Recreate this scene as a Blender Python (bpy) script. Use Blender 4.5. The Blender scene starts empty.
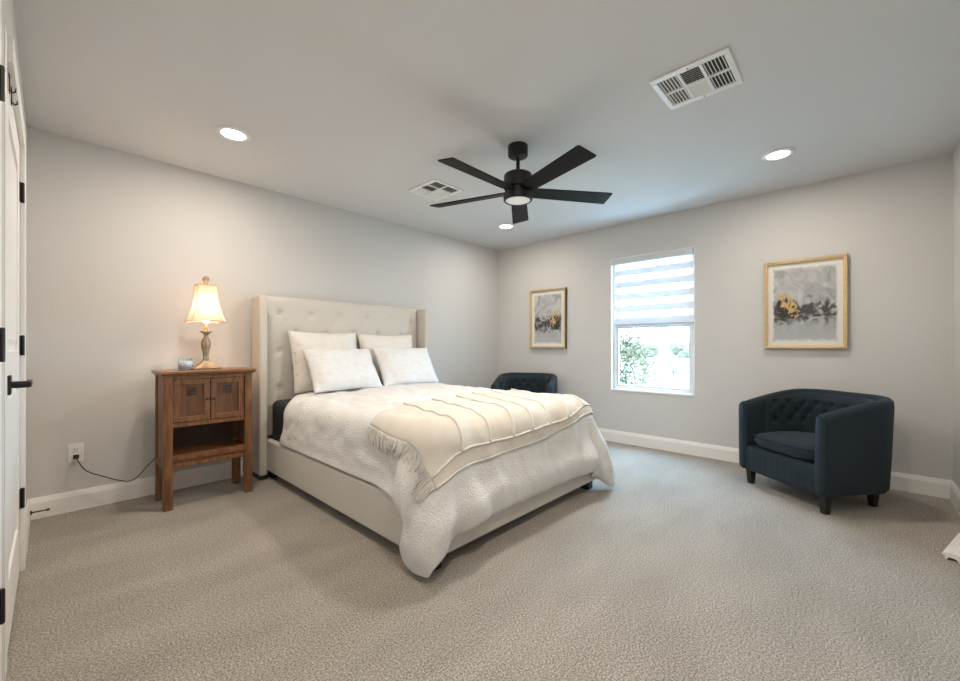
import bpy, bmesh, math, random
import numpy as np
from mathutils import Vector, Matrix, noise
random.seed(7)
S = bpy.context.scene
COL = S.collection
PI = math.pi

# ------------------------------------------------------------------ camera, world, sun, exposure
CAM_H = 1.078
cam_d = bpy.data.cameras.new('camera')
cam = bpy.data.objects.new('camera', cam_d)
COL.objects.link(cam)
cam_d.sensor_width = 36.0
cam_d.lens = 403.6 / 960 * 36
cam_d.shift_y = 5.7 / 960
cam_d.clip_start = 0.02
cam_d.clip_end = 500
cam.location = (0, 0, CAM_H)
cam.rotation_euler = (PI / 2, 0, -math.atan2(0.7275328, 0.6860728))
S.camera = cam

W = bpy.data.worlds.new('sky_world')
S.world = W
W.use_nodes = True
bg = W.node_tree.nodes['Background']
bg.inputs[0].default_value = (0.44, 0.71, 1.0, 1)
# hazy sky, brightest in the stretch straight out from the window
_n = W.node_tree
_tc = _n.nodes.new('ShaderNodeTexCoord')
_fl = _n.nodes.new('ShaderNodeVectorMath'); _fl.operation = 'MULTIPLY'; _fl.inputs[1].default_value = (1, 1, 0)
_nm = _n.nodes.new('ShaderNodeVectorMath'); _nm.operation = 'NORMALIZE'
_dt = _n.nodes.new('ShaderNodeVectorMath'); _dt.operation = 'DOT_PRODUCT'; _dt.inputs[1].default_value = (1, 0, 0)
_mr = _n.nodes.new('ShaderNodeMapRange'); _mr.interpolation_type = 'SMOOTHSTEP'
_mr.inputs[1].default_value = math.cos(math.radians(60)); _mr.inputs[2].default_value = math.cos(math.radians(38))
_mr.inputs[3].default_value = 8.0; _mr.inputs[4].default_value = 32.0
_n.links.new(_tc.outputs['Generated'], _fl.inputs[0]); _n.links.new(_fl.outputs[0], _nm.inputs[0])
_n.links.new(_nm.outputs[0], _dt.inputs[0]); _n.links.new(_dt.outputs['Value'], _mr.inputs[0])
_n.links.new(_mr.outputs[0], bg.inputs[1])

S.view_settings.view_transform = 'Standard'
S.view_settings.look = 'None'
S.view_settings.gamma = 1.0
S.view_settings.use_curve_mapping = False
S.view_settings.exposure = 0.68
S.cycles.max_bounces = 10
S.cycles.diffuse_bounces = 7
S.cycles.transparent_max_bounces = 12
S.cycles.sample_clamp_indirect = 6.0
S.cycles.use_denoising = True

# light levels of the room's own fittings (watts)
CAN_W = 8.4
FAN_W = 14.0
LAMP_W = 3.6
WARM = (1.0, 0.88, 0.74)
LAMP_COL = (1.0, 0.74, 0.50)

# portal over the window opening: guides sky light in
pl = bpy.data.lights.new('window_portal', 'AREA')
pl.shape = 'RECTANGLE'; pl.size = 0.88; pl.size_y = 1.49
pl.cycles.is_portal = True
po = bpy.data.objects.new('window_portal', pl)
po.location = (4.47, 1.625, 1.32)
po.rotation_euler = (0, PI / 2, 0)
po.rotation_euler = Vector((-1, 0, 0)).to_track_quat('-Z', 'Z').to_euler()
COL.objects.link(po)

# ------------------------------------------------------------------ materials
def nt(name):
    m = bpy.data.materials.new(name)
    m.use_nodes = True
    n = m.node_tree
    return m, n, n.nodes['Principled BSDF']

def mat(name, col, rough=0.6, metal=0.0, var=0.0, vscale=8.0, bump=0.0, bscale=60.0, stretch=(1, 1, 1), col2=None, sheen=0.0, detail=4.0, spec=0.5, coat=0.0):
    m, n, p = nt(name)
    p.inputs['Base Color'].default_value = (*col, 1)
    p.inputs['Roughness'].default_value = rough
    p.inputs['Metallic'].default_value = metal
    p.inputs['Specular IOR Level'].default_value = spec
    if sheen: p.inputs['Sheen Weight'].default_value = sheen
    if coat: p.inputs['Coat Weight'].default_value = coat
    tc = n.nodes.new('ShaderNodeTexCoord')
    mp = n.nodes.new('ShaderNodeMapping')
    mp.inputs['Scale'].default_value = stretch
    n.links.new(tc.outputs['Object'], mp.inputs[0])
    if var or col2:
        t = n.nodes.new('ShaderNodeTexNoise')
        t.inputs['Scale'].default_value = vscale
        t.inputs['Detail'].default_value = detail
        n.links.new(mp.outputs[0], t.inputs['Vector'])
        r = n.nodes.new('ShaderNodeValToRGB')
        c2 = col2 if col2 else tuple(c * (1 - var) for c in col)
        r.color_ramp.elements[0].position = 0.35
        r.color_ramp.elements[1].position = 0.65
        r.color_ramp.elements[0].color = (*c2, 1)
        r.color_ramp.elements[1].color = (*col, 1)
        n.links.new(t.outputs['Fac'], r.inputs[0])
        n.links.new(r.outputs[0], p.inputs['Base Color'])
    if bump:
        t2 = n.nodes.new('ShaderNodeTexNoise')
        t2.inputs['Scale'].default_value = bscale
        t2.inputs['Detail'].default_value = 3
        n.links.new(mp.outputs[0], t2.inputs['Vector'])
        b = n.nodes.new('ShaderNodeBump')
        b.inputs['Strength'].default_value = bump
        b.inputs['Distance'].default_value = 0.01
        n.links.new(t2.outputs['Fac'], b.inputs['Height'])
        n.links.new(b.outputs[0], p.inputs['Normal'])
    return m

def emit(name, col, strength):
    m, n, p = nt(name)
    p.inputs['Base Color'].default_value = (0.8, 0.8, 0.8, 1)
    p.inputs['Emission Color'].default_value = (*col, 1)
    p.inputs['Emission Strength'].default_value = strength
    return m

M = {}
M['wall'] = mat('wall_paint', (0.60, 0.588, 0.572), 0.85, bump=0.08, bscale=70, spec=0.2)
M['ceil'] = mat('ceiling_paint', (0.66, 0.655, 0.65), 0.9, bump=0.12, bscale=45, spec=0.2)
M['trim'] = mat('trim_white', (0.80, 0.79, 0.765), 0.4)
M['door'] = mat('door_white', (0.80, 0.80, 0.79), 0.45)
M['black'] = mat('black_metal', (0.012, 0.012, 0.012), 0.45, spec=0.4)
M['fanblade'] = mat('fan_blade', (0.009, 0.009, 0.009), 0.6, spec=0.2, bump=0.1, bscale=40, stretch=(1, 12, 1))
M['linen'] = mat('beige_linen', (0.62, 0.585, 0.53), 0.9, var=0.10, vscale=220, bump=0.25, bscale=420, spec=0.15)
M['duvet'] = mat('white_duvet', (0.73, 0.715, 0.695), 0.95, bump=0.9, bscale=110, spec=0.1, sheen=0.1)
M['throw'] = mat('cream_throw', (0.67, 0.62, 0.55), 0.95, bump=0.35, bscale=260, spec=0.1, var=0.06, vscale=200)
M['throwrib'] = mat('cream_tufts', (0.77, 0.735, 0.68), 0.95, bump=0.9, bscale=180, spec=0.1)
M['pillow'] = mat('white_pillow', (0.68, 0.67, 0.66), 0.9, bump=0.25, bscale=60, spec=0.15)
M['sham'] = mat('cream_sham', (0.69, 0.655, 0.605), 0.9, bump=0.3, bscale=60, spec=0.15)
M['mattress'] = mat('dark_mattress', (0.02, 0.022, 0.027), 0.8)
M['navy'] = mat('navy_fabric', (0.019, 0.032, 0.044), 0.85, var=0.25, vscale=300, bump=0.3, bscale=400, spec=0.2, sheen=0.06)
M['blackwood'] = mat('black_wood', (0.012, 0.011, 0.010), 0.35)
M['wood'] = mat('brown_wood', (0.24, 0.105, 0.040), 0.42, col2=(0.115, 0.046, 0.018), vscale=9, stretch=(6, 6, 0.7), bump=0.08, bscale=30, detail=6)
M['woodtop'] = mat('brown_wood_top', (0.27, 0.115, 0.045), 0.35, col2=(0.15, 0.06, 0.024), vscale=9, stretch=(0.8, 7, 6), bump=0.05, bscale=30, detail=6)
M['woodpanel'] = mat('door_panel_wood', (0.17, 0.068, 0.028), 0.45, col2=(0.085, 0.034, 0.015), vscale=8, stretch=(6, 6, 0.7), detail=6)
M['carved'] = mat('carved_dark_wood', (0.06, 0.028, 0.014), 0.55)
M['gold'] = mat('gold_frame', (0.74, 0.58, 0.34), 0.36, metal=0.7, col2=(0.68, 0.52, 0.29), vscale=30, stretch=(1, 1, 1))
M['goldside'] = mat('dark_frame_side', (0.055, 0.04, 0.028), 0.5)
M['matboard'] = mat('mat_board', (0.72, 0.70, 0.66), 0.9)
M['lampbase'] = mat('aged_bronze_lamp', (0.44, 0.33, 0.20), 0.45, metal=0.45, col2=(0.22, 0.20, 0.16), vscale=26)
M['plastic'] = mat('white_plastic', (0.78, 0.77, 0.74), 0.35)
M['slot'] = mat('dark_slot', (0.03, 0.03, 0.03), 0.7)
M['vent'] = mat('vent_white', (0.78, 0.78, 0.77), 0.4)
M['duct'] = mat('duct_dark', (0.05, 0.05, 0.052), 0.8)
M['vinyl'] = mat('window_vinyl', (0.70, 0.71, 0.72), 0.4)
M['can'] = emit('downlight_lens', (1.0, 0.95, 0.86), 14.0)
M['fanlens'] = emit('fan_lens', (1.0, 0.98, 0.95), 0.10)
M['bulb'] = emit('bulb_glow', LAMP_COL, 6.0)
M['wax'] = mat('candle_wax', (0.75, 0.74, 0.72), 0.5)
M['label'] = mat('blue_grey_label', (0.52, 0.60, 0.68), 0.4, var=0.2, vscale=60)
M['leaf'] = mat('shrub_leaf', (0.19, 0.165, 0.105), 0.8, spec=0.1)
M['stem'] = mat('shrub_stem', (0.05, 0.045, 0.035), 0.8)
M['grass'] = mat('dry_grass', (0.55, 0.54, 0.44), 0.95, var=0.25, vscale=3)
M['hedge'] = mat('far_tree', (0.19, 0.165, 0.125), 0.9, spec=0.1)

def carpet():
    m, n, p = nt('carpet_pile')
    p.inputs['Roughness'].default_value = 1.0
    p.inputs['Specular IOR Level'].default_value = 0.05
    p.inputs['Sheen Weight'].default_value = 0.15
    tc = n.nodes.new('ShaderNodeTexCoord')
    t = n.nodes.new('ShaderNodeTexNoise'); t.inputs['Scale'].default_value = 150; t.inputs['Detail'].default_value = 4; t.inputs['Roughness'].default_value = 0.7
    n.links.new(tc.outputs['Object'], t.inputs['Vector'])
    r = n.nodes.new('ShaderNodeValToRGB')
    e = r.color_ramp.elements
    e[0].position = 0.36; e[0].color = (0.135, 0.115, 0.096, 1)
    e[1].position = 0.64; e[1].color = (0.53, 0.485, 0.435, 1)
    x = r.color_ramp.elements.new(0.50); x.color = (0.295, 0.262, 0.226, 1)
    n.links.new(t.outputs['Fac'], r.inputs[0])
    # brushed pile: broad streaks where a vacuum laid the fibres differently
    mp = n.nodes.new('ShaderNodeMapping'); mp.inputs['Rotation'].default_value = (0, 0, 0.6); mp.inputs['Scale'].default_value = (1.0, 2.6, 1)
    n.links.new(tc.outputs['Object'], mp.inputs[0])
    t3 = n.nodes.new('ShaderNodeTexNoise'); t3.inputs['Scale'].default_value = 1.5; t3.inputs['Detail'].default_value = 2
    n.links.new(mp.outputs[0], t3.inputs['Vector'])
    r3 = n.nodes.new('ShaderNodeMapRange'); r3.inputs[1].default_value = 0.35; r3.inputs[2].default_value = 0.65; r3.inputs[3].default_value = 0.90; r3.inputs[4].default_value = 1.06
    n.links.new(t3.outputs['Fac'], r3.inputs[0])
    mx = n.nodes.new('ShaderNodeVectorMath'); mx.operation = 'SCALE'
    n.links.new(r.outputs[0], mx.inputs[0]); n.links.new(r3.outputs[0], mx.inputs['Scale'])
    n.links.new(mx.outputs[0], p.inputs['Base Color'])
    b = n.nodes.new('ShaderNodeBump'); b.inputs['Strength'].default_value = 0.35; b.inputs['Distance'].default_value = 0.005
    n.links.new(t.outputs['Fac'], b.inputs['Height']); n.links.new(b.outputs[0], p.inputs['Normal'])
    return m
M['carpet'] = carpet()

def glass():
    m, n, p = nt('window_glass')
    n.nodes.remove(p)
    out = n.nodes['Material Output']
    tr = n.nodes.new('ShaderNodeBsdfTransparent'); tr.inputs[0].default_value = (0.95, 0.97, 0.96, 1)
    gl = n.nodes.new('ShaderNodeBsdfGlossy'); gl.inputs['Roughness'].default_value = 0.02
    mx = n.nodes.new('ShaderNodeMixShader'); mx.inputs[0].default_value = 0.05
    n.links.new(tr.outputs[0], mx.inputs[1]); n.links.new(gl.outputs[0], mx.inputs[2]); n.links.new(mx.outputs[0], out.inputs[0])
    return m
M['glass'] = glass()

def jar_glass():
    m, n, p = nt('jar_glass')
    p.inputs['Base Color'].default_value = (0.85, 0.9, 0.92, 1)
    p.inputs['Roughness'].default_value = 0.05
    p.inputs['Transmission Weight'].default_value = 0.9
    return m
M['jar'] = jar_glass()

def blind_mat(z0, z1, nst):
    # zebra shade: alternating woven and sheer bands
    m, n, p = nt('zebra_fabric')
    n.nodes.remove(p)
    out = n.nodes['Material Output']
    tc = n.nodes.new('ShaderNodeTexCoord')
    sp = n.nodes.new('ShaderNodeSeparateXYZ'); n.links.new(tc.outputs['Object'], sp.inputs[0])
    mr = n.nodes.new('ShaderNodeMapRange')
    mr.inputs[1].default_value = z1; mr.inputs[2].default_value = z0; mr.inputs[3].default_value = 0; mr.inputs[4].default_value = nst
    n.links.new(sp.outputs['Z'], mr.inputs[0])
    fr = n.nodes.new('ShaderNodeMath'); fr.operation = 'FRACT'; n.links.new(mr.outputs[0], fr.inputs[0])
    gt = n.nodes.new('ShaderNodeMath'); gt.operation = 'GREATER_THAN'; gt.inputs[1].default_value = 0.46; n.links.new(fr.outputs[0], gt.inputs[0])
    df = n.nodes.new('ShaderNodeBsdfDiffuse'); df.inputs[0].default_value = (0.8, 0.82, 0.84, 1)
    tl = n.nodes.new('ShaderNodeBsdfTranslucent'); tl.inputs[0].default_value = (0.80, 0.86, 0.92, 1)
    a = n.nodes.new('ShaderNodeMixShader'); a.inputs[0].default_value = 0.13
    n.links.new(df.outputs[0], a.inputs[1]); n.links.new(tl.outputs[0], a.inputs[2])
    tr = n.nodes.new('ShaderNodeBsdfTransparent')
    tl2 = n.nodes.new('ShaderNodeBsdfTranslucent'); tl2.inputs[0].default_value = (0.9, 0.92, 0.95, 1)
    b = n.nodes.new('ShaderNodeMixShader'); b.inputs[0].default_value = 0.6
    n.links.new(tr.outputs[0], b.inputs[1]); n.links.new(tl2.outputs[0], b.inputs[2])
    mx = n.nodes.new('ShaderNodeMixShader')
    n.links.new(gt.outputs[0], mx.inputs[0]); n.links.new(b.outputs[0], mx.inputs[1]); n.links.new(a.outputs[0], mx.inputs[2])
    n.links.new(mx.outputs[0], out.inputs[0])
    return m

def shade_mat():
    m, n, p = nt('lamp_shade_fabric')
    n.nodes.remove(p)
    out = n.nodes['Material Output']
    df = n.nodes.new('ShaderNodeBsdfDiffuse'); df.inputs[0].default_value = (0.66, 0.52, 0.41, 1)
    tl = n.nodes.new('ShaderNodeBsdfTranslucent'); tl.inputs[0].default_value = (0.80, 0.62, 0.48, 1)
    a = n.nodes.new('ShaderNodeMixShader'); a.inputs[0].default_value = 0.19
    n.links.new(df.outputs[0], a.inputs[1]); n.links.new(tl.outputs[0], a.inputs[2]); n.links.new(a.outputs[0], out.inputs[0])
    return m
M['shade'] = shade_mat()

def art_mat(name, flip, seed):
    """Loose ink-wash abstract: pale grey ground, dark band, gold leaf flecks. Object coords: x across 0..1, z up 0..1."""
    m, n, p = nt(name)
    p.inputs['Roughness'].default_value = 0.7
    L = n.links.new
    tc = n.nodes.new('ShaderNodeTexCoord')
    mp = n.nodes.new('ShaderNodeMapping'); mp.inputs['Location'].default_value = (seed, seed * 0.7, 0)
    L(tc.outputs['UV'], mp.inputs[0])
    def noise_(scale, det, dist=0.0):
        t = n.nodes.new('ShaderNodeTexNoise'); t.inputs['Scale'].default_value = scale; t.inputs['Detail'].default_value = det
        t.inputs['Distortion'].default_value = dist
        L(mp.outputs[0], t.inputs['Vector']); return t.outputs['Fac']
    def math_(op, a, b=None):
        k = n.nodes.new('ShaderNodeMath'); k.operation = op
        for i, v in enumerate((a, b)):
            if v is None: continue
            if isinstance(v, (int, float)): k.inputs[i].default_value = v
            else: L(v, k.inputs[i])
        return k.outputs[0]
    def sstep(v, a, b):
        r = n.nodes.new('ShaderNodeMapRange'); r.interpolation_type = 'SMOOTHSTEP'
        r.inputs[1].default_value = a; r.inputs[2].default_value = b
        L(v, r.inputs[0]); return r.outputs[0]
    def mix(f, a, b):
        k = n.nodes.new('ShaderNodeMix'); k.data_type = 'RGBA'
        L(f, k.inputs['Factor'])
        for i, v in (('A', a), ('B', b)):
            q = [s for s in k.inputs if s.name == i and s.type == 'RGBA'][0]
            if isinstance(v, tuple): q.default_value = (*v, 1)
            else: L(v, q)
        return [s for s in k.outputs if s.type == 'RGBA'][0]
    sp = n.nodes.new('ShaderNodeSeparateXYZ'); L(tc.outputs['UV'], sp.inputs[0])
    u, v = sp.outputs['X'], sp.outputs['Y']
    if flip: u = math_('SUBTRACT', 1.0, u)
    n1 = noise_(3.5, 5, 1.2); n2 = noise_(9, 6, 0.6); n3 = noise_(5, 3, 2.0); n4 = noise_(40, 2); n5 = noise_(15, 5, 1.0)
    base = mix(sstep(n1, 0.3, 0.7), (0.27, 0.28, 0.29), (0.50, 0.50, 0.50))
    base = mix(sstep(v, 0.45, 0.0), base, (0.40, 0.42, 0.43))
    # dark ink sweep
    wob = math_('MULTIPLY', math_('SUBTRACT', n3, 0.5), 0.42)
    cen = math_('ADD', 0.40, wob)
    dist = math_('ABSOLUTE', math_('SUBTRACT', v, cen))
    band = sstep(dist, 0.17, 0.05)
    band = math_('MULTIPLY', band, sstep(n2, 0.30, 0.52))
    base = mix(math_('MULTIPLY', band, 0.95), base, (0.045, 0.042, 0.042))
    # heavier ink at one side
    d2 = math_('ADD', math_('POWER', math_('SUBTRACT', u, 0.22), 2.0), math_('POWER', math_('SUBTRACT', v, 0.43), 2.0))
    blob = sstep(math_('ADD', d2, math_('MULTIPLY', math_('SUBTRACT', n2, 0.5), 0.08)), 0.03, 0.012)
    base = mix(blob, base, (0.035, 0.033, 0.033))
    # gold leaf
    ax = math_('SUBTRACT', u, 0.26); ay = math_('SUBTRACT', v, 0.50)
    rot = math_('ADD', math_('MULTIPLY', ax, 0.75), math_('MULTIPLY', ay, 0.66))
    rot2 = math_('SUBTRACT', math_('MULTIPLY', ay, 0.75), math_('MULTIPLY', ax, 0.66))
    dg = math_('ADD', math_('POWER', math_('MULTIPLY', rot, 11.0), 2.0), math_('POWER', math_('MULTIPLY', rot2, 5.5), 2.0))
    gold = sstep(math_('ADD', dg, math_('MULTIPLY', math_('SUBTRACT', n5, 0.5), 7.0)), 0.75, 0.5)
    base = mix(gold, base, (0.55, 0.36, 0.14))
    # white flecks
    fl = math_('MULTIPLY', sstep(n4, 0.70, 0.74), sstep(v, 0.25, 0.45))
    base = mix(fl, base, (0.75, 0.75, 0.73))
    # deckled edges fading into paper
    ed = math_('MINIMUM', math_('MINIMUM', u, math_('SUBTRACT', 1.0, u)), math_('MINIMUM', v, math_('SUBTRACT', 1.0, v)))
    ed = sstep(math_('ADD', ed, math_('MULTIPLY', math_('SUBTRACT', n2, 0.5), 0.07)), 0.0, 0.05)
    base = mix(ed, (0.70, 0.68, 0.64), base)
    L(base, p.inputs['Base Color'])
    return m

# ------------------------------------------------------------------ mesh helpers
def link(name, bm, m, parent=None, smooth=False, bevel=0.0, seg=2, loc=None, angle=40):
    bmesh.ops.recalc_face_normals(bm, faces=bm.faces[:])
    me = bpy.data.meshes.new(name)
    bm.to_mesh(me); bm.free()
    for q in (m if isinstance(m, (list, tuple)) else [m]):
        me.materials.append(q)
    o = bpy.data.objects.new(name, me)
    COL.objects.link(o)
    if parent is not None: o.parent = parent
    if loc is not None: o.location = loc
    if smooth:
        for f in me.polygons: f.use_smooth = True
    if bevel:
        b = o.modifiers.new('bevel', 'BEVEL'); b.width = bevel; b.segments = seg
        b.limit_method = 'ANGLE'; b.angle_limit = math.radians(angle)
        for f in me.polygons: f.use_smooth = True
        wn = o.modifiers.new('wn', 'WEIGHTED_NORMAL'); wn.keep_sharp = False
    return o

def BM(): return bmesh.new()

def box(bm, x0, x1, y0, y1, z0, z1, mtx=None):
    vs = [Vector((x, y, z)) for z in (z0, z1) for y in (y0, y1) for x in (x0, x1)]
    if mtx: vs = [mtx @ v for v in vs]
    v = [bm.verts.new(p) for p in vs]
    for f in ((0, 2, 3, 1), (4, 5, 7, 6), (0, 1, 5, 4), (2, 6, 7, 3), (0, 4, 6, 2), (1, 3, 7, 5)):
        bm.faces.new([v[i] for i in f])
    return v

def hexa(bm, bot, top):
    """tapered block from two quads"""
    v = [bm.verts.new(p) for p in list(bot) + list(top)]
    bm.faces.new(v[0:4][::-1]); bm.faces.new(v[4:8])
    for i in range(4):
        j = (i + 1) % 4
        bm.faces.new([v[i], v[j], v[4 + j], v[4 + i]])

def lathe(bm, prof, seg=32, c=(0, 0, 0), cap=True, mtx=None, square=False):
    rings = []
    for r, z in prof:
        ring = []
        for k in range(seg):
            a = 2 * PI * k / seg
            p = Vector((c[0] + r * math.cos(a), c[1] + r * math.sin(a), c[2] + z))
            if mtx: p = mtx @ p
            ring.append(bm.verts.new(p))
        rings.append(ring)
    for A, B in zip(rings, rings[1:]):
        for k in range(seg):
            l = (k + 1) % seg
            bm.faces.new([A[k], A[l], B[l], B[k]])
    if cap:
        bm.faces.new(rings[0][::-1]); bm.faces.new(rings[-1])
    return rings

def tube(bm, pts, r, seg=10, cap=True):
    pts = [Vector(p) for p in pts]
    rings = []
    up = Vector((0, 0, 1))
    for i, p in enumerate(pts):
        d = (pts[min(i + 1, len(pts) - 1)] - pts[max(i - 1, 0)]).normalized()
        u = d.cross(up)
        if u.length < 1e-3: u = d.cross(Vector((1, 0, 0)))
        u.normalize(); w = d.cross(u).normalized()
        rr = r[i] if isinstance(r, (list, tuple)) else r
        rings.append([bm.verts.new(p + (u * math.cos(2 * PI * k / seg) + w * math.sin(2 * PI * k / seg)) * rr) for k in range(seg)])
    for A, B in zip(rings, rings[1:]):
        for k in range(seg):
            l = (k + 1) % seg
            bm.faces.new([A[k], A[l], B[l], B[k]])
    if cap:
        bm.faces.new(rings[0][::-1]); bm.faces.new(rings[-1])

def catmull(P, n):
    P = [Vector(p) for p in P]
    out = []
    for i in range(len(P) - 1):
        p0 = P[max(i - 1, 0)]; p1 = P[i]; p2 = P[i + 1]; p3 = P[min(i + 2, len(P) - 1)]
        for k in range(n):
            t = k / n
            out.append(0.5 * ((2 * p1) + (p2 - p0) * t + (2 * p0 - 5 * p1 + 4 * p2 - p3) * t * t + (3 * p1 - p0 - 3 * p2 + p3) * t ** 3))
    out.append(P[-1])
    return out

def grid(bm, V, closed_u=False):
    """V[i][j] of vectors -> quads"""
    vv = [[bm.verts.new(p) for p in row] for row in V]
    n = len(vv)
    for i in range(n if closed_u else n - 1):
        A, B = vv[i], vv[(i + 1) % n]
        for j in range(len(A) - 1):
            bm.faces.new([A[j], A[j + 1], B[j + 1], B[j]])
    return vv

def thing(name, label, cat, loc=(0, 0, 0), rz=0.0, group=None):
    o = bpy.data.objects.new(name, None)
    o.empty_display_size = 0.1
    COL.objects.link(o)
    o.location = loc; o.rotation_euler = (0, 0, rz)
    o['label'] = label; o['category'] = cat
    if group: o['group'] = group
    return o

def tag(o, label, cat, group=None, kind=None):
    o['label'] = label; o['category'] = cat
    if group: o['group'] = group
    if kind: o['kind'] = kind
    return o

def struct(o, label=None, cat=None):
    o['kind'] = 'structure'
    if label: o['label'] = label
    if cat: o['category'] = cat
    return o

def copy_tree(o, parent=None):
    c = o.copy(); COL.objects.link(c)
    if parent is not None: c.parent = parent
    for ch in list(o.children):
        copy_tree(ch, c)
    return c

# ------------------------------------------------------------------ room shell
X0, X1, Y0, Y1, CH = -0.105, 4.357, -0.474, 3.754, 2.44
TH = 0.14
b = BM(); box(b, X0 - TH, X1 + TH, Y0 - TH, Y1 + TH, -0.12, 0)
struct(link('floor', b, M['carpet']), 'beige grey speckled cut-pile carpet floor', 'floor')
b = BM(); box(b, X0 - TH, X1 + TH, Y0 - TH, Y1 + TH, CH, CH + 0.12)
struct(link('ceiling', b, M['ceil']), 'flat pale grey painted ceiling', 'ceiling')
b = BM(); box(b, X0 - TH, X1 + TH, Y1, Y1 + TH, 0, CH)
struct(link('wall_back', b, M['wall']), 'greige wall behind the bed and headboard', 'wall')
# window wall with opening
WY0, WY1, WZ0, WZ1 = 1.190, 2.068, 0.578, 2.066
b = BM()
box(b, X1, X1 + TH, Y0, WY0, 0, CH); box(b, X1, X1 + TH, WY1, Y1, 0, CH)
box(b, X1, X1 + TH, WY0, WY1, 0, WZ0); box(b, X1, X1 + TH, WY0, WY1, WZ1, CH)
struct(link('wall_right', b, M['wall']), 'greige wall with the window and two gold framed pictures', 'wall')
b = BM(); box(b, X0 - TH, X1 + TH, Y0 - TH, Y0, 0, CH)
struct(link('wall_front', b, M['wall']), 'greige side wall at the right edge of the photo', 'wall')
# door wall
D1 = (2.085, 2.92); D2 = (0.93, 1.745); DH = 2.035
b = BM()
box(b, X0 - TH, X0, D1[1], Y1, 0, CH); box(b, X0 - TH, X0, D2[1], D1[0], 0, CH); box(b, X0 - TH, X0, Y0, D2[0], 0, CH)
for d in (D1, D2): box(b, X0 - TH, X0, d[0], d[1], DH, CH)
box(b, X0 - TH - 0.03, X0 - TH, Y0, Y1, 0, CH)  # added unseen panel behind the doors, keeps outside light from leaking in
struct(link('wall_left', b, M['wall']), 'greige wall holding the white doors at the left edge', 'wall')

def baseboard(name, p0, p1, inward, label):
    """moulded skirting along p0->p1, inward = unit normal into the room"""
    prof = [(0, 0), (0.015, 0), (0.015, 0.098), (0.0125, 0.108), (0.0085, 0.122), (0.006, 0.130), (0, 0.130)]
    b = BM()
    A = [b.verts.new(Vector((p0[0] + inward[0] * d, p0[1] + inward[1] * d, z))) for d, z in prof]
    B = [b.verts.new(Vector((p1[0] + inward[0] * d, p1[1] + inward[1] * d, z))) for d, z in prof]
    n = len(prof)
    for i in range(n):
        j = (i + 1) % n
        b.faces.new([A[i], A[j], B[j], B[i]])
    b.faces.new(A); b.faces.new(B[::-1])
    return struct(link(name, b, M['trim']), label, 'baseboard')
baseboard('baseboard_back', (X0, Y1), (X1, Y1), (0, -1), 'white baseboard along the bed wall')
baseboard('baseboard_right', (X1, Y0), (X1, Y1), (-1, 0), 'white baseboard along the window wall')
baseboard('baseboard_front', (X0, Y0), (X1, Y0), (0, 1), 'white baseboard along the wall at the right edge')
baseboard('baseboard_left', (X0, 3.012), (X0, Y1), (1, 0), 'short white baseboard between door casing and corner')

# ------------------------------------------------------------------ doors at the left edge
def casing(name, d, label, face_near, face_far):
    b = BM()
    w = 0.085
    box(b, X0, face_far, d[1], d[1] + w, 0, DH + w)          # far upright
    box(b, X0, face_near, d[0] - w, d[0], 0, DH + w)         # near upright
    box(b, X0, face_far, d[0], d[1], DH, DH + w)             # head
    struct(link(name, b, M['trim'], bevel=0.003), label, 'door casing')
casing('trim_1', D1, 'white casing round the far door', X0 + 0.002, X0 + 0.016)
casing('trim_2', D2, 'white casing round the near door', X0 + 0.002, X0 + 0.004)

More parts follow.
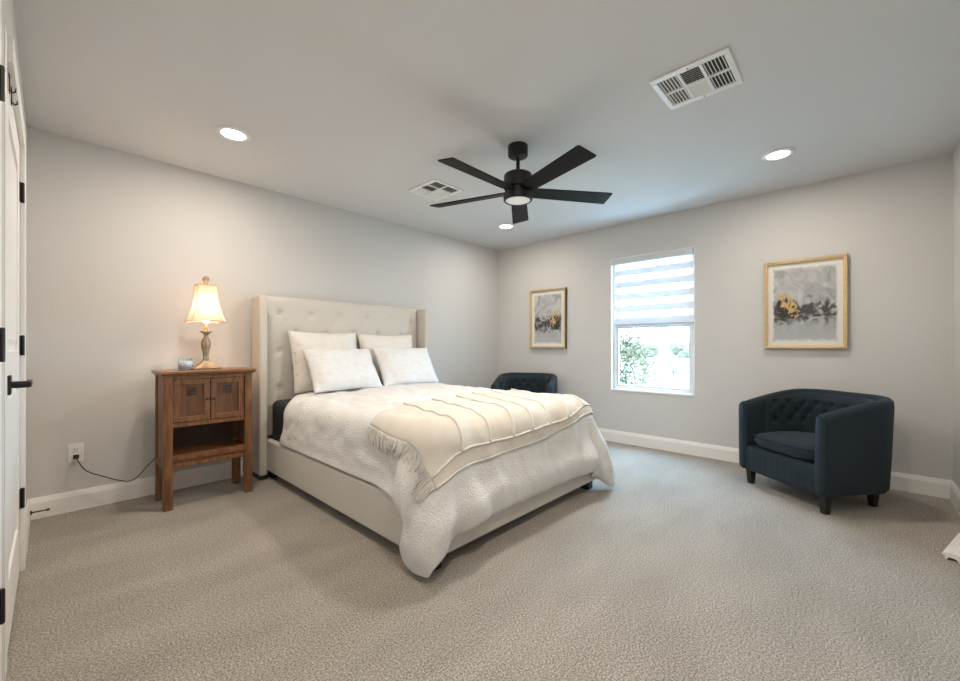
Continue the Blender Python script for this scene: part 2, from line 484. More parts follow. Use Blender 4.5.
def door(name, d, label, handle=True):
    y0, y1 = d[0] + 0.004, d[1] - 0.004
    fx = X0 - 0.001
    b = BM()
    # stiles, rails and two sunk panels
    st = 0.115
    xb, xf = fx - 0.035, fx
    box(b, xb, xf, y0, y0 + st, 0.012, DH - 0.004); box(b, xb, xf, y1 - st, y1, 0.012, DH - 0.004)
    for z0, z1 in ((0.012, 0.24), (0.92, 1.06), (DH - 0.13, DH - 0.004)):
        box(b, xb, xf, y0 + st, y1 - st, z0, z1)
    leaf = struct(link(name, b, M['door'], bevel=0.002), label, 'door')
    for z0, z1 in ((0.24, 0.92), (1.06, DH - 0.13)):
        b = BM()
        box(b, xb + 0.008, xf - 0.010, y0 + st, y1 - st, z0, z1)
        hexa(b, [(xf - 0.0101, y0 + st + 0.02, z0 + 0.02), (xf - 0.0101, y1 - st - 0.02, z0 + 0.02), (xf - 0.0101, y1 - st - 0.02, z1 - 0.02), (xf - 0.0101, y0 + st + 0.02, z1 - 0.02)],
             [(xf - 0.003, y0 + st + 0.045, z0 + 0.045), (xf - 0.003, y1 - st - 0.045, z0 + 0.045), (xf - 0.003, y1 - st - 0.045, z1 - 0.045), (xf - 0.003, y0 + st + 0.045, z1 - 0.045)])
        link('door_panel', b, M['door'], leaf)
    for z in (0.352, 1.082, 1.812):
        b = BM()
        box(b, fx + 0.0003, fx + 0.003, y1 - 0.028, y1, z - 0.045, z + 0.045)
        lathe(b, [(0.0065, z - 0.048), (0.0075, z - 0.045), (0.0075, z + 0.045), (0.0065, z + 0.048)], 12, (fx + 0.009, y1 + 0.003, 0))
        o = link('hinge', b, M['black'], leaf); o['label'] = 'black door hinge'
    if handle:
        hy, hz = y0 + 0.062, 0.943
        b = BM()
        R = Matrix.Translation((fx, hy, hz)) @ Matrix.Rotation(PI / 2, 4, 'Y')
        box(b, fx + 0.0003, fx + 0.009, hy - 0.033, hy + 0.033, hz - 0.033, hz + 0.033)
        h = link('handle_rose', b, M['black'], leaf, bevel=0.002); h['label'] = 'square black handle plate'
        b = BM()
        lathe(b, [(0.012, 0.009), (0.012, 0.05)], 16, mtx=R)
        box(b, fx + 0.042, fx + 0.056, hy - 0.012, hy + 0.115, hz - 0.010, hz + 0.010)
        h2 = link('door_lever', b, M['black'], h, bevel=0.002); h2['label'] = 'black lever handle'
    return leaf
door('door_1', D1, 'white panelled door with black lever handle and hinges')
door('door_2', D2, 'nearest white panelled door cut by the left photo edge', handle=False)

# two small black hooks over the top edge of the far door
for hy, lab in ((2.165, 'small black hook over the door top, nearer of the pair'), (2.27, 'small black hook over the door top, farther of the pair')):
    b = BM()
    box(b, X0 + 0.0015, X0 + 0.0045, hy - 0.012, hy + 0.012, 1.965, 2.027)
    tube(b, [(X0 + 0.004, hy, 1.972), (X0 + 0.012, hy, 1.968), (X0 + 0.017, hy, 1.974), (X0 + 0.017, hy, 1.984)], 0.003, 8)
    tag(link('door_hook', b, M['black'], bevel=0.0005), lab, 'hook', 'black hooks over the door')

# door stop on the short baseboard
t = thing('door_stop', 'thin black door stop sticking out of the corner baseboard', 'door stop', (X0 + 0.015, 3.65, 0.07))
b = BM(); R = Matrix.Rotation(PI / 2, 4, 'Y')
lathe(b, [(0.013, 0), (0.013, 0.004), (0.006, 0.009)], 16, mtx=R)
link('stop_base', b, M['black'], t, smooth=True)
b = BM(); lathe(b, [(0.0042, 0.006), (0.0042, 0.070)], 12, mtx=R)
link('stop_rod', b, M['black'], t, smooth=True)
b = BM(); lathe(b, [(0.006, 0.066), (0.0075, 0.068), (0.0075, 0.078), (0.006, 0.081)], 12, mtx=R)
link('rubber_tip', b, M['slot'], t, smooth=True)

# ------------------------------------------------------------------ window
win_b = BM()
fx0, fx1 = X1 + 0.034, X1 + 0.094
fw = 0.045
box(win_b, fx0, fx1, WY0, WY0 + fw, WZ0, WZ1); box(win_b, fx0, fx1, WY1 - fw, WY1, WZ0, WZ1)
box(win_b, fx0, fx1, WY0 + fw, WY1 - fw, WZ0, WZ0 + fw); box(win_b, fx0, fx1, WY0 + fw, WY1 - fw, WZ1 - fw, WZ1)
box(win_b, fx0 + 0.004, fx1 - 0.004, WY0 + fw, WY1 - fw, 1.30, 1.345)
win = struct(link('window_1', win_b, M['vinyl'], bevel=0.003), 'white framed window half covered by a striped shade', 'window')
for z0, z1, off, nm in ((WZ0 + fw, 1.30, 0.0, 'lower_sash'), (1.345, WZ1 - fw, 0.016, 'upper_sash')):
    b = BM(); s = 0.026; xx0, xx1 = fx0 + 0.018 + off, fx0 + 0.040 + off
    ya, yb = WY0 + fw, WY1 - fw
    box(b, xx0, xx1, ya, ya + s, z0, z1); box(b, xx0, xx1, yb - s, yb, z0, z1)
    box(b, xx0, xx1, ya + s, yb - s, z0, z0 + s); box(b, xx0, xx1, ya + s, yb - s, z1 - s, z1)
    sash = link(nm, b, M['vinyl'], win, bevel=0.002)
    b = BM(); box(b, xx0 + 0.008, xx0 + 0.012, ya + s, yb - s, z0 + s, z1 - s)
    link('window_pane', b, M['glass'], sash)
# painted return boards lining the opening, flush with the wall
b = BM()
lt = 0.012
box(b, X1 - 0.004, fx0, WY0, WY0 + lt, WZ0, WZ1); box(b, X1 - 0.004, fx0, WY1 - lt, WY1, WZ0, WZ1)
box(b, X1 - 0.004, fx0, WY0 + lt, WY1 - lt, WZ1 - lt, WZ1); box(b, X1 - 0.010, fx0, WY0 + lt, WY1 - lt, WZ0, WZ0 + 0.022)
link('window_liner', b, M['trim'], win, bevel=0.002)

BZ0, BZ1 = 1.322, WZ1 - 0.075
t = thing('zebra_shade', 'white zebra roller shade of striped sheer bands in the window', 'window shade', (X1 + 0.008, 1.629, WZ1 - 0.012))
zz = WZ1 - 0.012
b = BM(); box(b, -0.024, 0.030, -0.424, 0.424, -0.066, 0)
link('head_rail', b, mat('shade_rail', (0.62, 0.62, 0.63), 0.4), t, bevel=0.004)
b = BM()
rows = [[Vector((0.004, y, z)) for y in np.linspace(-0.420, 0.385, 6)] for z in np.linspace(BZ0 - zz, BZ1 - zz + 0.01, 40)]
grid(b, rows)
fab = link('shade_fabric', b, blind_mat(BZ0 - zz, BZ1 - zz, 5), t)
sd = fab.modifiers.new('solid', 'SOLIDIFY'); sd.thickness = 0.0006
b = BM(); box(b, -0.006, 0.012, -0.421, 0.387, BZ0 - zz - 0.020, BZ0 - zz)
link('bottom_bar', b, mat('shade_bar', (0.45, 0.47, 0.50), 0.4), t, bevel=0.003)
b = BM(); tube(b, [(-0.02, -0.414, -0.06), (-0.021, -0.415, -0.30), (-0.02, -0.414, -0.42)], 0.0012, 6)
link('pull_cord', b, M['plastic'], t)

# ------------------------------------------------------------------ outside
b = BM(); box(b, 5.0, 160, -120, 160, -0.6, -0.5)
struct(link('ground', b, M['grass']), 'sunlit pale grass outside the window', 'ground')
def shrub(name, loc, h, w, nleaf, label, leafsize):
    t = thing(name, label, 'shrub', loc)
    b = BM()
    for k in range(9):
        a = random.uniform(0, 2 * PI); rr = random.uniform(0.2, 0.7) * w * 0.5
        tube(b, catmull([(0, 0, 0), (rr * 0.3 * math.cos(a), rr * 0.3 * math.sin(a), h * 0.35), (rr * math.cos(a), rr * math.sin(a), h * random.uniform(0.7, 0.95))], 4), 0.008, 6)
    link('stems', b, M['stem'], t)
    b = BM()
    for k in range(nleaf):
        th = random.uniform(0, 2 * PI); u = random.random(); r = (random.random() ** 0.5) * w * 0.5
        z = h * (0.12 + 0.86 * u)
        r *= math.sin(PI * (0.12 + 0.80 * u)) ** 0.6
        c = Vector((r * math.cos(th), r * math.sin(th), z))
        R = Matrix.Rotation(random.uniform(0, 2 * PI), 3, 'Z') @ Matrix.Rotation(random.uniform(-1, 1), 3, 'X') @ Matrix.Rotation(random.uniform(-1, 1), 3, 'Y')
        l = leafsize * random.uniform(0.7, 1.3); q = l * 0.32
        pts = [Vector((0, 0, 0)), Vector((l * 0.5, q, 0.1 * l)), Vector((l, 0, 0)), Vector((l * 0.5, -q, 0.1 * l))]
        b.faces.new([b.verts.new(c + R @ p) for p in pts])
    o = link('foliage', b, M['leaf'], t)
    return t
shrub('leafy_shrub', (7.4, 3.22, -0.5), 1.80, 1.15, 2600, 'leafy green shrub standing just outside the window', 0.085)
shrub('low_shrub', (22.0, 7.0, -0.5), 0.9, 1.8, 260, 'low hazy shrub on the right outside the window', 0.14)
for k, (yy, hh, ww) in enumerate(((23.6, 1.9, 3.6), (17.2, 2.1, 3.6), (30.0, 1.9, 3.6))):
    b = BM()
    for q in range(60):
        c = Vector((random.uniform(-1.5, 1.5), random.uniform(-ww / 2, ww / 2), hh * random.uniform(0.15, 0.85)))
        mtx = Matrix.Translation(c) @ Matrix.Diagonal((0.7, 0.7, hh * 0.28, 1))
        bmesh.ops.create_icosphere(b, subdivisions=2, radius=1.0, matrix=mtx)
    for v in b.verts:
        v.co += Vector(noise.noise_vector(v.co * 2.5)) * 0.14
        v.co.z = max(v.co.z, 0)
    o = link('distant_tree', b, M['hedge'], loc=(60, yy, -0.5))
    tag(o, ['pale distant tree clump on the horizon, centre of the pane', 'pale distant tree clump on the horizon, right in the pane', 'pale distant tree clump on the horizon, left in the pane'][k], 'tree', 'distant trees on the horizon')

# ------------------------------------------------------------------ ceiling fittings
def can_light(loc, label, watts=CAN_W):
    t = thing('recessed_light', label, 'ceiling light', loc, 0, 'recessed ceiling lights')
    b = BM()
    lathe(b, [(0.066, -0.001), (0.098, -0.001), (0.098, -0.004), (0.090, -0.009), (0.070, -0.010), (0.066, -0.006), (0.066, -0.001)], 48, cap=False)
    link('trim_ring', b, M['vent'], t, smooth=True)
    b = BM(); lathe(b, [(0.066, -0.0015), (0.066, -0.007), (0.04, -0.0085), (0.002, -0.009)], 48)
    link('lens', b, M['can'], t, smooth=True)['label'] = 'glowing white lens'
    d = bpy.data.lights.new('recessed_bulb', 'AREA'); d.shape = 'DISK'; d.size = 0.13; d.energy = watts; d.color = WARM; d.spread = math.radians(180)
    o = bpy.data.objects.new('recessed_bulb', d); COL.objects.link(o); o.parent = t; o.location = (0, 0, -0.013)
for loc, lab in (((0.797, 2.921, CH), 'round lit recessed ceiling light above the wooden cabinet'),
                 ((3.53, 0.426, CH), 'round lit recessed ceiling light nearest the square air vent on the right'),
                 ((3.529, 2.923, CH), 'round lit recessed ceiling light near the far corner, behind the fan'),
                 ((0.797, 0.426, CH), 'round lit recessed ceiling light overhead, outside the photo')):
    can_light(loc, lab, CAN_W * (0.82 if loc[0] > 1 else 1.15 if loc[1] > 1 else 1.6))

def air_vent(loc, label):
    t = thing('air_vent', label, 'air vent', loc, 0, 'white ceiling air vents')
    hx, hy = 0.168, 0.178
    ix, iy = 0.130, 0.150
    b = BM()
    def bar(x0, x1, y0, y1, z0=-0.010, z1=0): box(b, x0, x1, y0, y1, z0, z1)
    bar(-hx, -ix, -hy, hy); bar(ix, hx, -hy, hy); bar(-ix, ix, -hy, -iy); bar(-ix, ix, iy, hy)
    link('vent_frame', b, M['vent'], t, bevel=0.004)
    b = BM()
    box(b, -0.006, 0.006, -iy, iy, -0.010, -0.001)
    for y in (-iy / 3, iy / 3): box(b, -ix, ix, y - 0.006, y + 0.006, -0.0095, -0.001)
    link('cross_bars', b, M['vent'], t)
    b = BM(); box(b, -ix - 0.003, ix + 0.003, -iy - 0.003, iy + 0.003, -0.0012, -0.0004)
    link('duct_opening', b, M['duct'], t)
    for ci, (cx0, cx1) in enumerate(((-ix, -0.006), (0.006, ix))):
        for cj in range(3):
            cy0 = -iy + cj * (2 * iy / 3) + (0.006 if cj else 0); cy1 = -iy + (cj + 1) * (2 * iy / 3) - (0.006 if cj < 2 else 0)
            b = BM(); ns = 6
            if cj == 1:
                sgn = 1 if ci == 1 else -1
                for k in range(8):
                    x = cx0 + (k + 0.5) * (cx1 - cx0) / 8
                    m4 = Matrix.Translation((x, 0, -0.0055)) @ Matrix.Rotation(sgn * math.radians(28), 4, 'Y')
                    box(b, -0.0068, 0.0068, cy0, cy1, -0.0004, 0.0004, m4)
            else:
                sgn = 1 if cj == 0 else -1
                for k in range(ns):
                    y = cy0 + (k + 0.5) * (cy1 - cy0) / ns
                    m4 = Matrix.Translation((0, y, -0.0055)) @ Matrix.Rotation(sgn * math.radians(40), 4, 'X')
                    box(b, cx0, cx1, -0.0036, 0.0036, -0.0004, 0.0004, m4)
            link('louvers', b, M['vent'], t)
    for sx in (-1, 1):
        b = BM(); lathe(b, [(0.004, -0.0115), (0.004, -0.009)], 12, (sx * 0.147, 0, 0))
        link('screw', b, M['slot'], t)
    return t
air_vent((2.271, 0.614, CH), 'larger looking white square air vent at upper right of the ceiling')
air_vent((2.295, 2.695, CH), 'white square air vent in the ceiling left of the fan')

# ceiling fan
FX, FY = 2.175, 1.696
fan = thing('ceiling_fan', 'black five bladed ceiling fan with round white light', 'ceiling fan', (FX, FY, CH))
b = BM(); lathe(b, [(0.066, 0), (0.068, -0.004), (0.068, -0.066), (0.062, -0.074), (0.014, -0.076)], 40)
link('canopy', b, M['black'], fan, smooth=True, bevel=0.002)
b = BM(); lathe(b, [(0.0125, -0.07), (0.0125, -0.195)], 20); lathe(b, [(0.013, -0.165), (0.024, -0.172), (0.028, -0.194)], 24)
link('down_rod', b, M['black'], fan, smooth=True)
b = BM(); lathe(b, [(0.02, -0.188), (0.078, -0.190), (0.092, -0.198), (0.096, -0.208), (0.096, -0.290), (0.078, -0.294), (0.078, -0.325), (0.02, -0.327)], 48)
link('motor_housing', b, M['black'], fan, smooth=True, bevel=0.002)
b = BM(); lathe(b, [(0.03, -0.322), (0.098, -0.323), (0.099, -0.328), (0.099, -0.370), (0.094, -0.375), (0.084, -0.375), (0.084, -0.363), (0.02, -0.363)], 48)
kit = link('light_kit', b, M['black'], fan, smooth=True, bevel=0.0015)
b = BM(); lathe(b, [(0.083, -0.365), (0.083, -0.372), (0.05, -0.377), (0.003, -0.379)], 48)
link('fan_lens', b, M['fanlens'], kit, smooth=True)['label'] = 'round white light lens'
fl = bpy.data.lights.new('fan_bulb', 'AREA'); fl.shape = 'DISK'; fl.size = 0.16; fl.energy = FAN_W; fl.color = (1, 0.92, 0.82)
fo = bpy.data.objects.new('fan_bulb', fl); COL.objects.link(fo); fo.parent = fan; fo.location = (0, 0, -0.383)
BL = 0.665
for k in range(5):
    ang = math.radians(36 + 72 * k)
    R = Matrix.Rotation(ang, 4, 'Z') @ Matrix.Translation((0, 0, -0.313)) @ Matrix.Rotation(math.radians(-12), 4, 'X')
    b = BM()
    outline = [(0.085, -0.045), (0.13, -0.055), (BL - 0.008, -0.068), (BL, -0.060), (BL, 0.064), (BL - 0.008, 0.068), (0.13, 0.055), (0.085, 0.045)]
    lo = [b.verts.new(R @ Vector((x, y, -0.004))) for x, y in outline]
    hi = [b.verts.new(R @ Vector((x, y, 0.004))) for x, y in outline]
    b.faces.new(lo[::-1]); b.faces.new(hi)
    for i in range(len(lo)):
        j = (i + 1) % len(lo); b.faces.new([lo[i], lo[j], hi[j], hi[i]])
    bl = link('blade', b, M['fanblade'], fan, bevel=0.0015)
    b = BM(); box(b, 0.066, 0.155, -0.020, 0.020, 0.0042, 0.011, R)
    link('blade_bracket', b, M['black'], bl, bevel=0.002)

# ------------------------------------------------------------------ wooden cabinet, lamp and candle
CX0, CX1, CYF, CYB, CTOP = 0.496, 1.022, 3.288, 3.610, 0.912
cab = thing('wooden_cabinet', 'tall brown wooden cabinet with two doors, open shelf and long legs', 'cabinet', ((CX0 + CX1) / 2, (CYF + CYB) / 2, 0))
hw, hd, lg = (CX1 - CX0) / 2, (CYB - CYF) / 2, 0.050
for sx in (-1, 1):
    for sy in (-1, 1):
        b = BM()
        xa, xb_ = sorted((sx * hw, sx * (hw - lg))); ya, yb_ = sorted((sy * hd, sy * (hd - lg)))
        box(b, xa, xb_, ya, yb_, 0, CTOP - 0.028)
        link('leg', b, M['wood'], cab, bevel=0.003)
b = BM(); box(b, -hw - 0.019, hw + 0.021, -hd - 0.024, hd + 0.012, CTOP - 0.020, CTOP)
box(b, -hw - 0.012, hw + 0.013, -hd - 0.014, hd + 0.006, CTOP - 0.030, CTOP - 0.0202)
link('cabinet_top', b, M['woodtop'], cab, bevel=0.005)
for sx in (-1, 1):
    b = BM(); x = sx * (hw - 0.018)
    box(b, x - 0.009, x + 0.009, -hd + lg, hd - lg, 0.30, CTOP - 0.030)
    link('side_panel', b, M['wood'], cab)
    b = BM(); x = sx * (hw - 0.014)
    box(b, x - 0.012, x + 0.012, -hd + lg, hd - lg, 0.262, 0.2995)
    link('side_stretcher', b, M['wood'], cab)
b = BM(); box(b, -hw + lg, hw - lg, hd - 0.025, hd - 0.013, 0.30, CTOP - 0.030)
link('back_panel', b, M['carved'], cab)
b = BM(); box(b, -hw + 0.028, hw - 0.028, -hd + 0.040, hd - 0.026, 0.545, 0.560); box(b, -hw + lg, hw - lg, -hd + 0.012, -hd + 0.0398, 0.538, 0.565)
link('cupboard_floor', b, M['wood'], cab)
b = BM(); box(b, -hw + 0.028, hw - 0.028, -hd + 0.040, hd - 0.026, 0.330, 0.345); box(b, -hw + lg, hw - lg, -hd + 0.008, -hd + 0.0398, 0.318, 0.352)
link('open_shelf', b, M['wood'], cab)
b = BM(); box(b, -hw + lg, hw - lg, -hd + 0.012, -hd + 0.034, 0.268, 0.298); box(b, -hw + lg, hw - lg, -hd + 0.022, -hd + 0.034, 0.2982, 0.3178)
link('front_stretcher', b, M['wood'], cab, bevel=0.002)
b = BM(); box(b, -hw + lg, hw - lg, -hd + 0.010, -hd + 0.034, CTOP - 0.055, CTOP - 0.030)
link('top_rail', b, M['wood'], cab)
dz0, dz1 = 0.568, CTOP - 0.058
for sx in (-1, 1):
    xa, xb_ = (-hw + lg + 0.002, -0.002) if sx < 0 else (0.002, hw - lg - 0.002)
    y0, y1 = -hd + 0.012, -hd + 0.032
    b = BM(); s = 0.036
    box(b, xa, xa + s, y0, y1, dz0, dz1); box(b, xb_ - s, xb_, y0, y1, dz0, dz1)
    box(b, xa + s, xb_ - s, y0, y1, dz0, dz0 + s); box(b, xa + s, xb_ - s, y0, y1, dz1 - s, dz1)
    dr = link('cabinet_door', b, M['wood'], cab, bevel=0.003)
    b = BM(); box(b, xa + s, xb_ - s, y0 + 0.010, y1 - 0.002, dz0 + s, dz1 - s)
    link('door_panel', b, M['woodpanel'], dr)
    b = BM(); cx = (xa + xb_) / 2; cz = dz1 - s - 0.045
    for i in range(-1, 2):
        for j in range(-1, 2):
            q = 0.0085
            box(b, cx + i * 0.021 - q, cx + i * 0.021 + q, y0 + 0.005, y0 + 0.0099, cz + j * 0.021 - q, cz + j * 0.021 + q)
    link('carved_square', b, M['carved'], dr, bevel=0.001)['label'] = 'dark carved square motif'
    b = BM(); kx = xb_ - 0.016 if sx < 0 else xa + 0.016
    R = Matrix.Translation((kx, y0, 0.715)) @ Matrix.Rotation(PI / 2, 4, 'X')
    lathe(b, [(0.005, 0.0), (0.005, 0.010), (0.011, 0.014), (0.011, 0.020), (0.004, 0.024)], 16, mtx=R)
    link('knob', b, M['carved'], dr, smooth=True)['label'] = 'dark round knob'

LX, LY = 0.765, 3.45
lamp = thing('table_lamp', 'lit table lamp with flared square shade on the wooden cabinet', 'lamp', (LX, LY, CTOP))
b = BM()
hexa(b, [(-.078, -.078, 0), (.078, -.078, 0), (.078, .078, 0), (-.078, .078, 0)], [(-.078, -.078, .010), (.078, -.078, .010), (.078, .078, .010), (-.078, .078, .010)])
prev = .070
rows = []
for k in range(9):
    u = k / 8; s = 0.070 * (1 - u) ** 1.7 + 0.019; z = 0.0101 + u * 0.058
    rows.append([Vector((x * s, y * s, z)) for x, y in ((-1, -1), (1, -1), (1, 1), (-1, 1), (-1, -1))])
grid(b, rows)
link('lamp_foot', b, M['lampbase'], lamp)
b = BM()
prof = [(0.019, 0.066), (0.022, 0.072), (0.018, 0.078), (0.019, 0.10), (0.026, 0.135), (0.034, 0.170), (0.034, 0.190), (0.026, 0.215), (0.015, 0.232), (0.013, 0.240), (0.020, 0.255), (0.037, 0.272), (0.034, 0.275), (0.014, 0.277), (0.011, 0.285), (0.011, 0.335)]
prof = [(r * (0.82 if 0.09 < z < 0.26 else 1.0), z) for r, z in prof]
rings = lathe(b, prof, 32)
for ring, (r, z) in zip(rings, prof):      # carved leaf flutes
    if 0.09 < z < 0.28:
        for i, v in enumerate(ring):
            f = 1 + 0.10 * math.cos(8 * 2 * PI * i / 32)
            v.co.x *= f; v.co.y *= f
link('lamp_stem', b, M['lampbase'], lamp, smooth=True)
b = BM(); lathe(b, [(0.016, 0.336), (0.018, 0.342), (0.030, 0.375), (0.030, 0.395), (0.018, 0.420), (0.004, 0.426)], 20)
link('bulb', b, M['bulb'], lamp, smooth=True)
b = BM()
for sgn in (-1, 1):
    tube(b, catmull([(sgn * 0.012, 0, 0.320), (sgn * 0.05, 0, 0.38), (sgn * 0.045, 0, 0.50), (sgn * 0.012, 0, 0.598), (0, 0, 0.602)], 6), 0.0018, 6)
link('harp', b, M['lampbase'], lamp)
# bell shade with concave sides
b = BM()
zb, zt, wb, wt = 0.339, 0.604, 0.107, 0.058
def shade_ring(u, off=0):
    s = wb + (wt - wb) * (1 - (1 - u) ** 2.1) - off
    r = []
    N = 10
    for side in range(4):
        for k in range(N):
            q = -1 + 2 * k / N
            p = {0: (q, -1), 1: (1, q), 2: (-q, 1), 3: (-1, -q)}[side]
            pin = 1 - 0.06 * (1 - q * q) * (1 - u)
            x, y = p
            if side in (0, 2): y *= pin
            else: x *= pin
            r.append(Vector((x * s, y * s, zb + (zt - zb) * u + (0.010 * (1 - q * q) * (1 - u) ** 3))))
    r.append(r[0].copy())
    return r
grid(b, [shade_ring(k / 16) for k in range(17)])
bmesh.ops.remove_doubles(b, verts=b.verts[:], dist=1e-5)
sh = link('lamp_shade', b, M['shade'], lamp, smooth=True); sh['label'] = 'glowing cream bell shade'
sm = mat('shade_trim', (0.48, 0.33, 0.20), 0.7)
b = BM()
for u in (0.0, 1.0): tube(b, shade_ring(u), 0.0032, 6, cap=False)
for c in range(4): tube(b, [shade_ring(k / 16)[c * 10] for k in range(17)], 0.0022, 6)
link('shade_piping', b, sm, sh)['label'] = 'brown piping along the shade edges'
b = BM()
for a in (0, PI / 2): 
    R = Matrix.Rotation(a, 4, 'Z'); tube(b, [R @ Vector((-wt, 0, zt - 0.012)), R @ Vector((wt, 0, zt - 0.012))], 0.0015, 6)
link('shade_spider', b, M['lampbase'], sh)
b = BM(); lathe(b, [(0.006, 0.600), (0.012, 0.606), (0.010, 0.622), (0.013, 0.630), (0.020, 0.640), (0.022, 0.652), (0.017, 0.664), (0.006, 0.672)], 24)
link('finial', b, M['lampbase'], lamp, smooth=True)
ll = bpy.data.lights.new('lamp_bulb_light', 'POINT'); ll.energy = LAMP_W; ll.color = LAMP_COL; ll.shadow_soft_size = 0.035
lo_ = bpy.data.objects.new('lamp_bulb_light', ll); COL.objects.link(lo_); lo_.parent = lamp; lo_.location = (0, 0, 0.455)

cd = thing('candle_jar', 'small glass candle jar with blue grey label beside the lamp', 'candle', (0.634, 3.405, CTOP))
b = BM(); lathe(b, [(0.036, 0.0), (0.040, 0.003), (0.040, 0.082), (0.0365, 0.082), (0.0365, 0.006), (0.001, 0.006)], 40)
link('jar', b, M['jar'], cd, smooth=True, bevel=0.0008)
b = BM(); lathe(b, [(0.0360, 0.0065), (0.0360, 0.060), (0.002, 0.058)], 32)
link('wax', b, M['wax'], cd, smooth=True)
b = BM(); lathe(b, [(0.0403, 0.014), (0.0407, 0.014), (0.0407, 0.062), (0.0403, 0.062)], 40)
link('label', b, M['label'], cd, smooth=True)

# outlet with plug and lamp cord
OX, OZ = 0.108, 0.378
t = thing('wall_outlet', 'white double wall outlet above the baseboard with a black plug', 'outlet', (OX, Y1, OZ))
b = BM(); box(b, -0.037, 0.037, -0.006, 0, -0.061, 0.061)
link('cover_plate', b, M['plastic'], t, bevel=0.003)
for z in (0.0225, -0.0225):
    b = BM(); box(b, -0.017, 0.017, -0.0085, -0.0062, z - 0.0155, z + 0.0155)
    s = link('socket', b, M['plastic'], t, bevel=0.002)
    b = BM()
    for x in (-0.006, 0.006): box(b, x - 0.0012, x + 0.0012, -0.0090, -0.0087, z + 0.001, z + 0.010)
    lathe(b, [(0.0024, 0.0001), (0.0024, 0.0004)], 10, mtx=Matrix.Translation((0, -0.0087, z - 0.006)) @ Matrix.Rotation(PI / 2, 4, 'X'))
    link('socket_slots', b, M['slot'], s)
cordP = [(OX, 3.715, 0.350), (OX + 0.004, 3.700, 0.340), (0.155, 3.688, 0.262), (0.24, 3.682, 0.205), (0.32, 3.68, 0.160), (0.37, 3.682, 0.145), (0.41, 3.684, 0.165), (0.47, 3.70, 0.228), (0.53, 3.722, 0.30), (0.60, 3.724, 0.50), (0.68, 3.724, 0.80), (0.72, 3.722, 0.915), (0.735, 3.685, 0.928), (0.745, 3.60, 0.918), (0.757, 3.535, 0.9165)]
b = BM(); tube(b, catmull(cordP, 8), 0.0032, 8)
cord = tag(link('power_cord', b, M['slot'], smooth=True), 'thin black lamp cord hanging from the outlet to the cabinet', 'cord')
b = BM(); box(b, OX - 0.014, OX + 0.014, 3.718, Y1 - 0.0092, 0.342, 0.368)
link('plug', b, M['slot'], cord, bevel=0.004)

# ------------------------------------------------------------------ bed
bed = thing('upholstered_bed', 'queen bed with tall tufted beige linen wingback headboard', 'bed', (2.01, 2.55, 0))
BC = Vector((2.01, 2.55, 0))
def bl_(x, y, z): return Vector((x, y, z)) - BC
RX0, RX1, RYF = 1.203, 2.855, 1.465
def lbox(bm, x0, x1, y0, y1, z0, z1): box(bm, x0 - BC.x, x1 - BC.x, y0 - BC.y, y1 - BC.y, z0, z1)
for nm, a in (('side_rail', (RX0, RX0 + 0.055, RYF + 0.0605, 3.60, 0.062, 0.312)), ('side_rail', (RX1 - 0.055, RX1, RYF + 0.0605, 3.60, 0.062, 0.312)), ('footboard', (RX0, RX1, RYF, RYF + 0.06, 0.062, 0.312))):
    b = BM(); lbox(b, *a); link(nm, b, M['linen'], bed, bevel=0.014, seg=3)
b = BM(); lbox(b, RX0 + 0.056, RX1 - 0.056, RYF + 0.061, 3.60, 0.20, 0.24)
link('slat_deck', b, M['blackwood'], bed)
for x in (RX0 + 0.03, RX1 - 0.10):
    for y in (RYF + 0.02, 3.50):
        b = BM(); lbox(b, x, x + 0.07, y, y + 0.07, 0, 0.0615); link('foot', b, M['blackwood'], bed, bevel=0.003)
# wings
HT = 1.492
WXL, WXR, WYF, HBK = 1.140, 2.892, 3.500, 3.700
for xa, xb_ in ((WXL, WXL + 0.063), (WXR - 0.063, WXR)):
    b = BM(); lbox(b, xa, xb_, WYF, HBK, 0.03, HT)
    link('headboard_wing', b, M['linen'], bed, bevel=0.018, seg=4)
    b = BM(); lbox(b, xa + 0.004, xb_ - 0.004, WYF + 0.01, HBK - 0.01, 0, 0.0295)
    link('foot', b, M['blackwood'], bed)
# tufted face
HX0, HX1, HZ0, HZ1 = WXL + 0.064, WXR - 0.064, 0.33, HT + 0.012
btn = []
for r in range(6):
    z = 1.362 - 0.162 * r
    off = 0.0 if r % 2 == 0 else 0.1395
    for k in range(6 if r % 2 == 0 else 5):
        btn.append((1.338 + off + 0.279 * k, z))
B_ = np.array(btn)
def tuft(x, z):
    d = np.sqrt((B_[:, 0] - x) ** 2 + (B_[:, 1] - z) ** 2)
    dep = 0.020 * float(np.exp(-(d / 0.026) ** 1.2).sum())
    # faint diagonal pleats between neighbouring buttons
    uu = (x - 1.338) / 0.279; ww = (1.362 - z) / 0.324
    a = abs(((uu + ww) + 0.5) % 1 - 0.5); c = abs(((uu - ww) + 0.5) % 1 - 0.5)
    if z < 1.38: dep += 0.0016 * (math.exp(-(a / 0.06) ** 2) + math.exp(-(c / 0.06) ** 2))
    e = min(x - HX0, HX1 - x, HZ1 - z)
    dep += 0.030 * max(0, 1 - e / 0.045) ** 2.2
    return dep
nx, nz = 150, 110
YF = 3.625
rows = [[bl_(x, YF + tuft(x, z), z) for x in np.linspace(HX0, HX1, nx)] for z in np.linspace(HZ0, HZ1, nz)]
b = BM(); grid(b, rows)
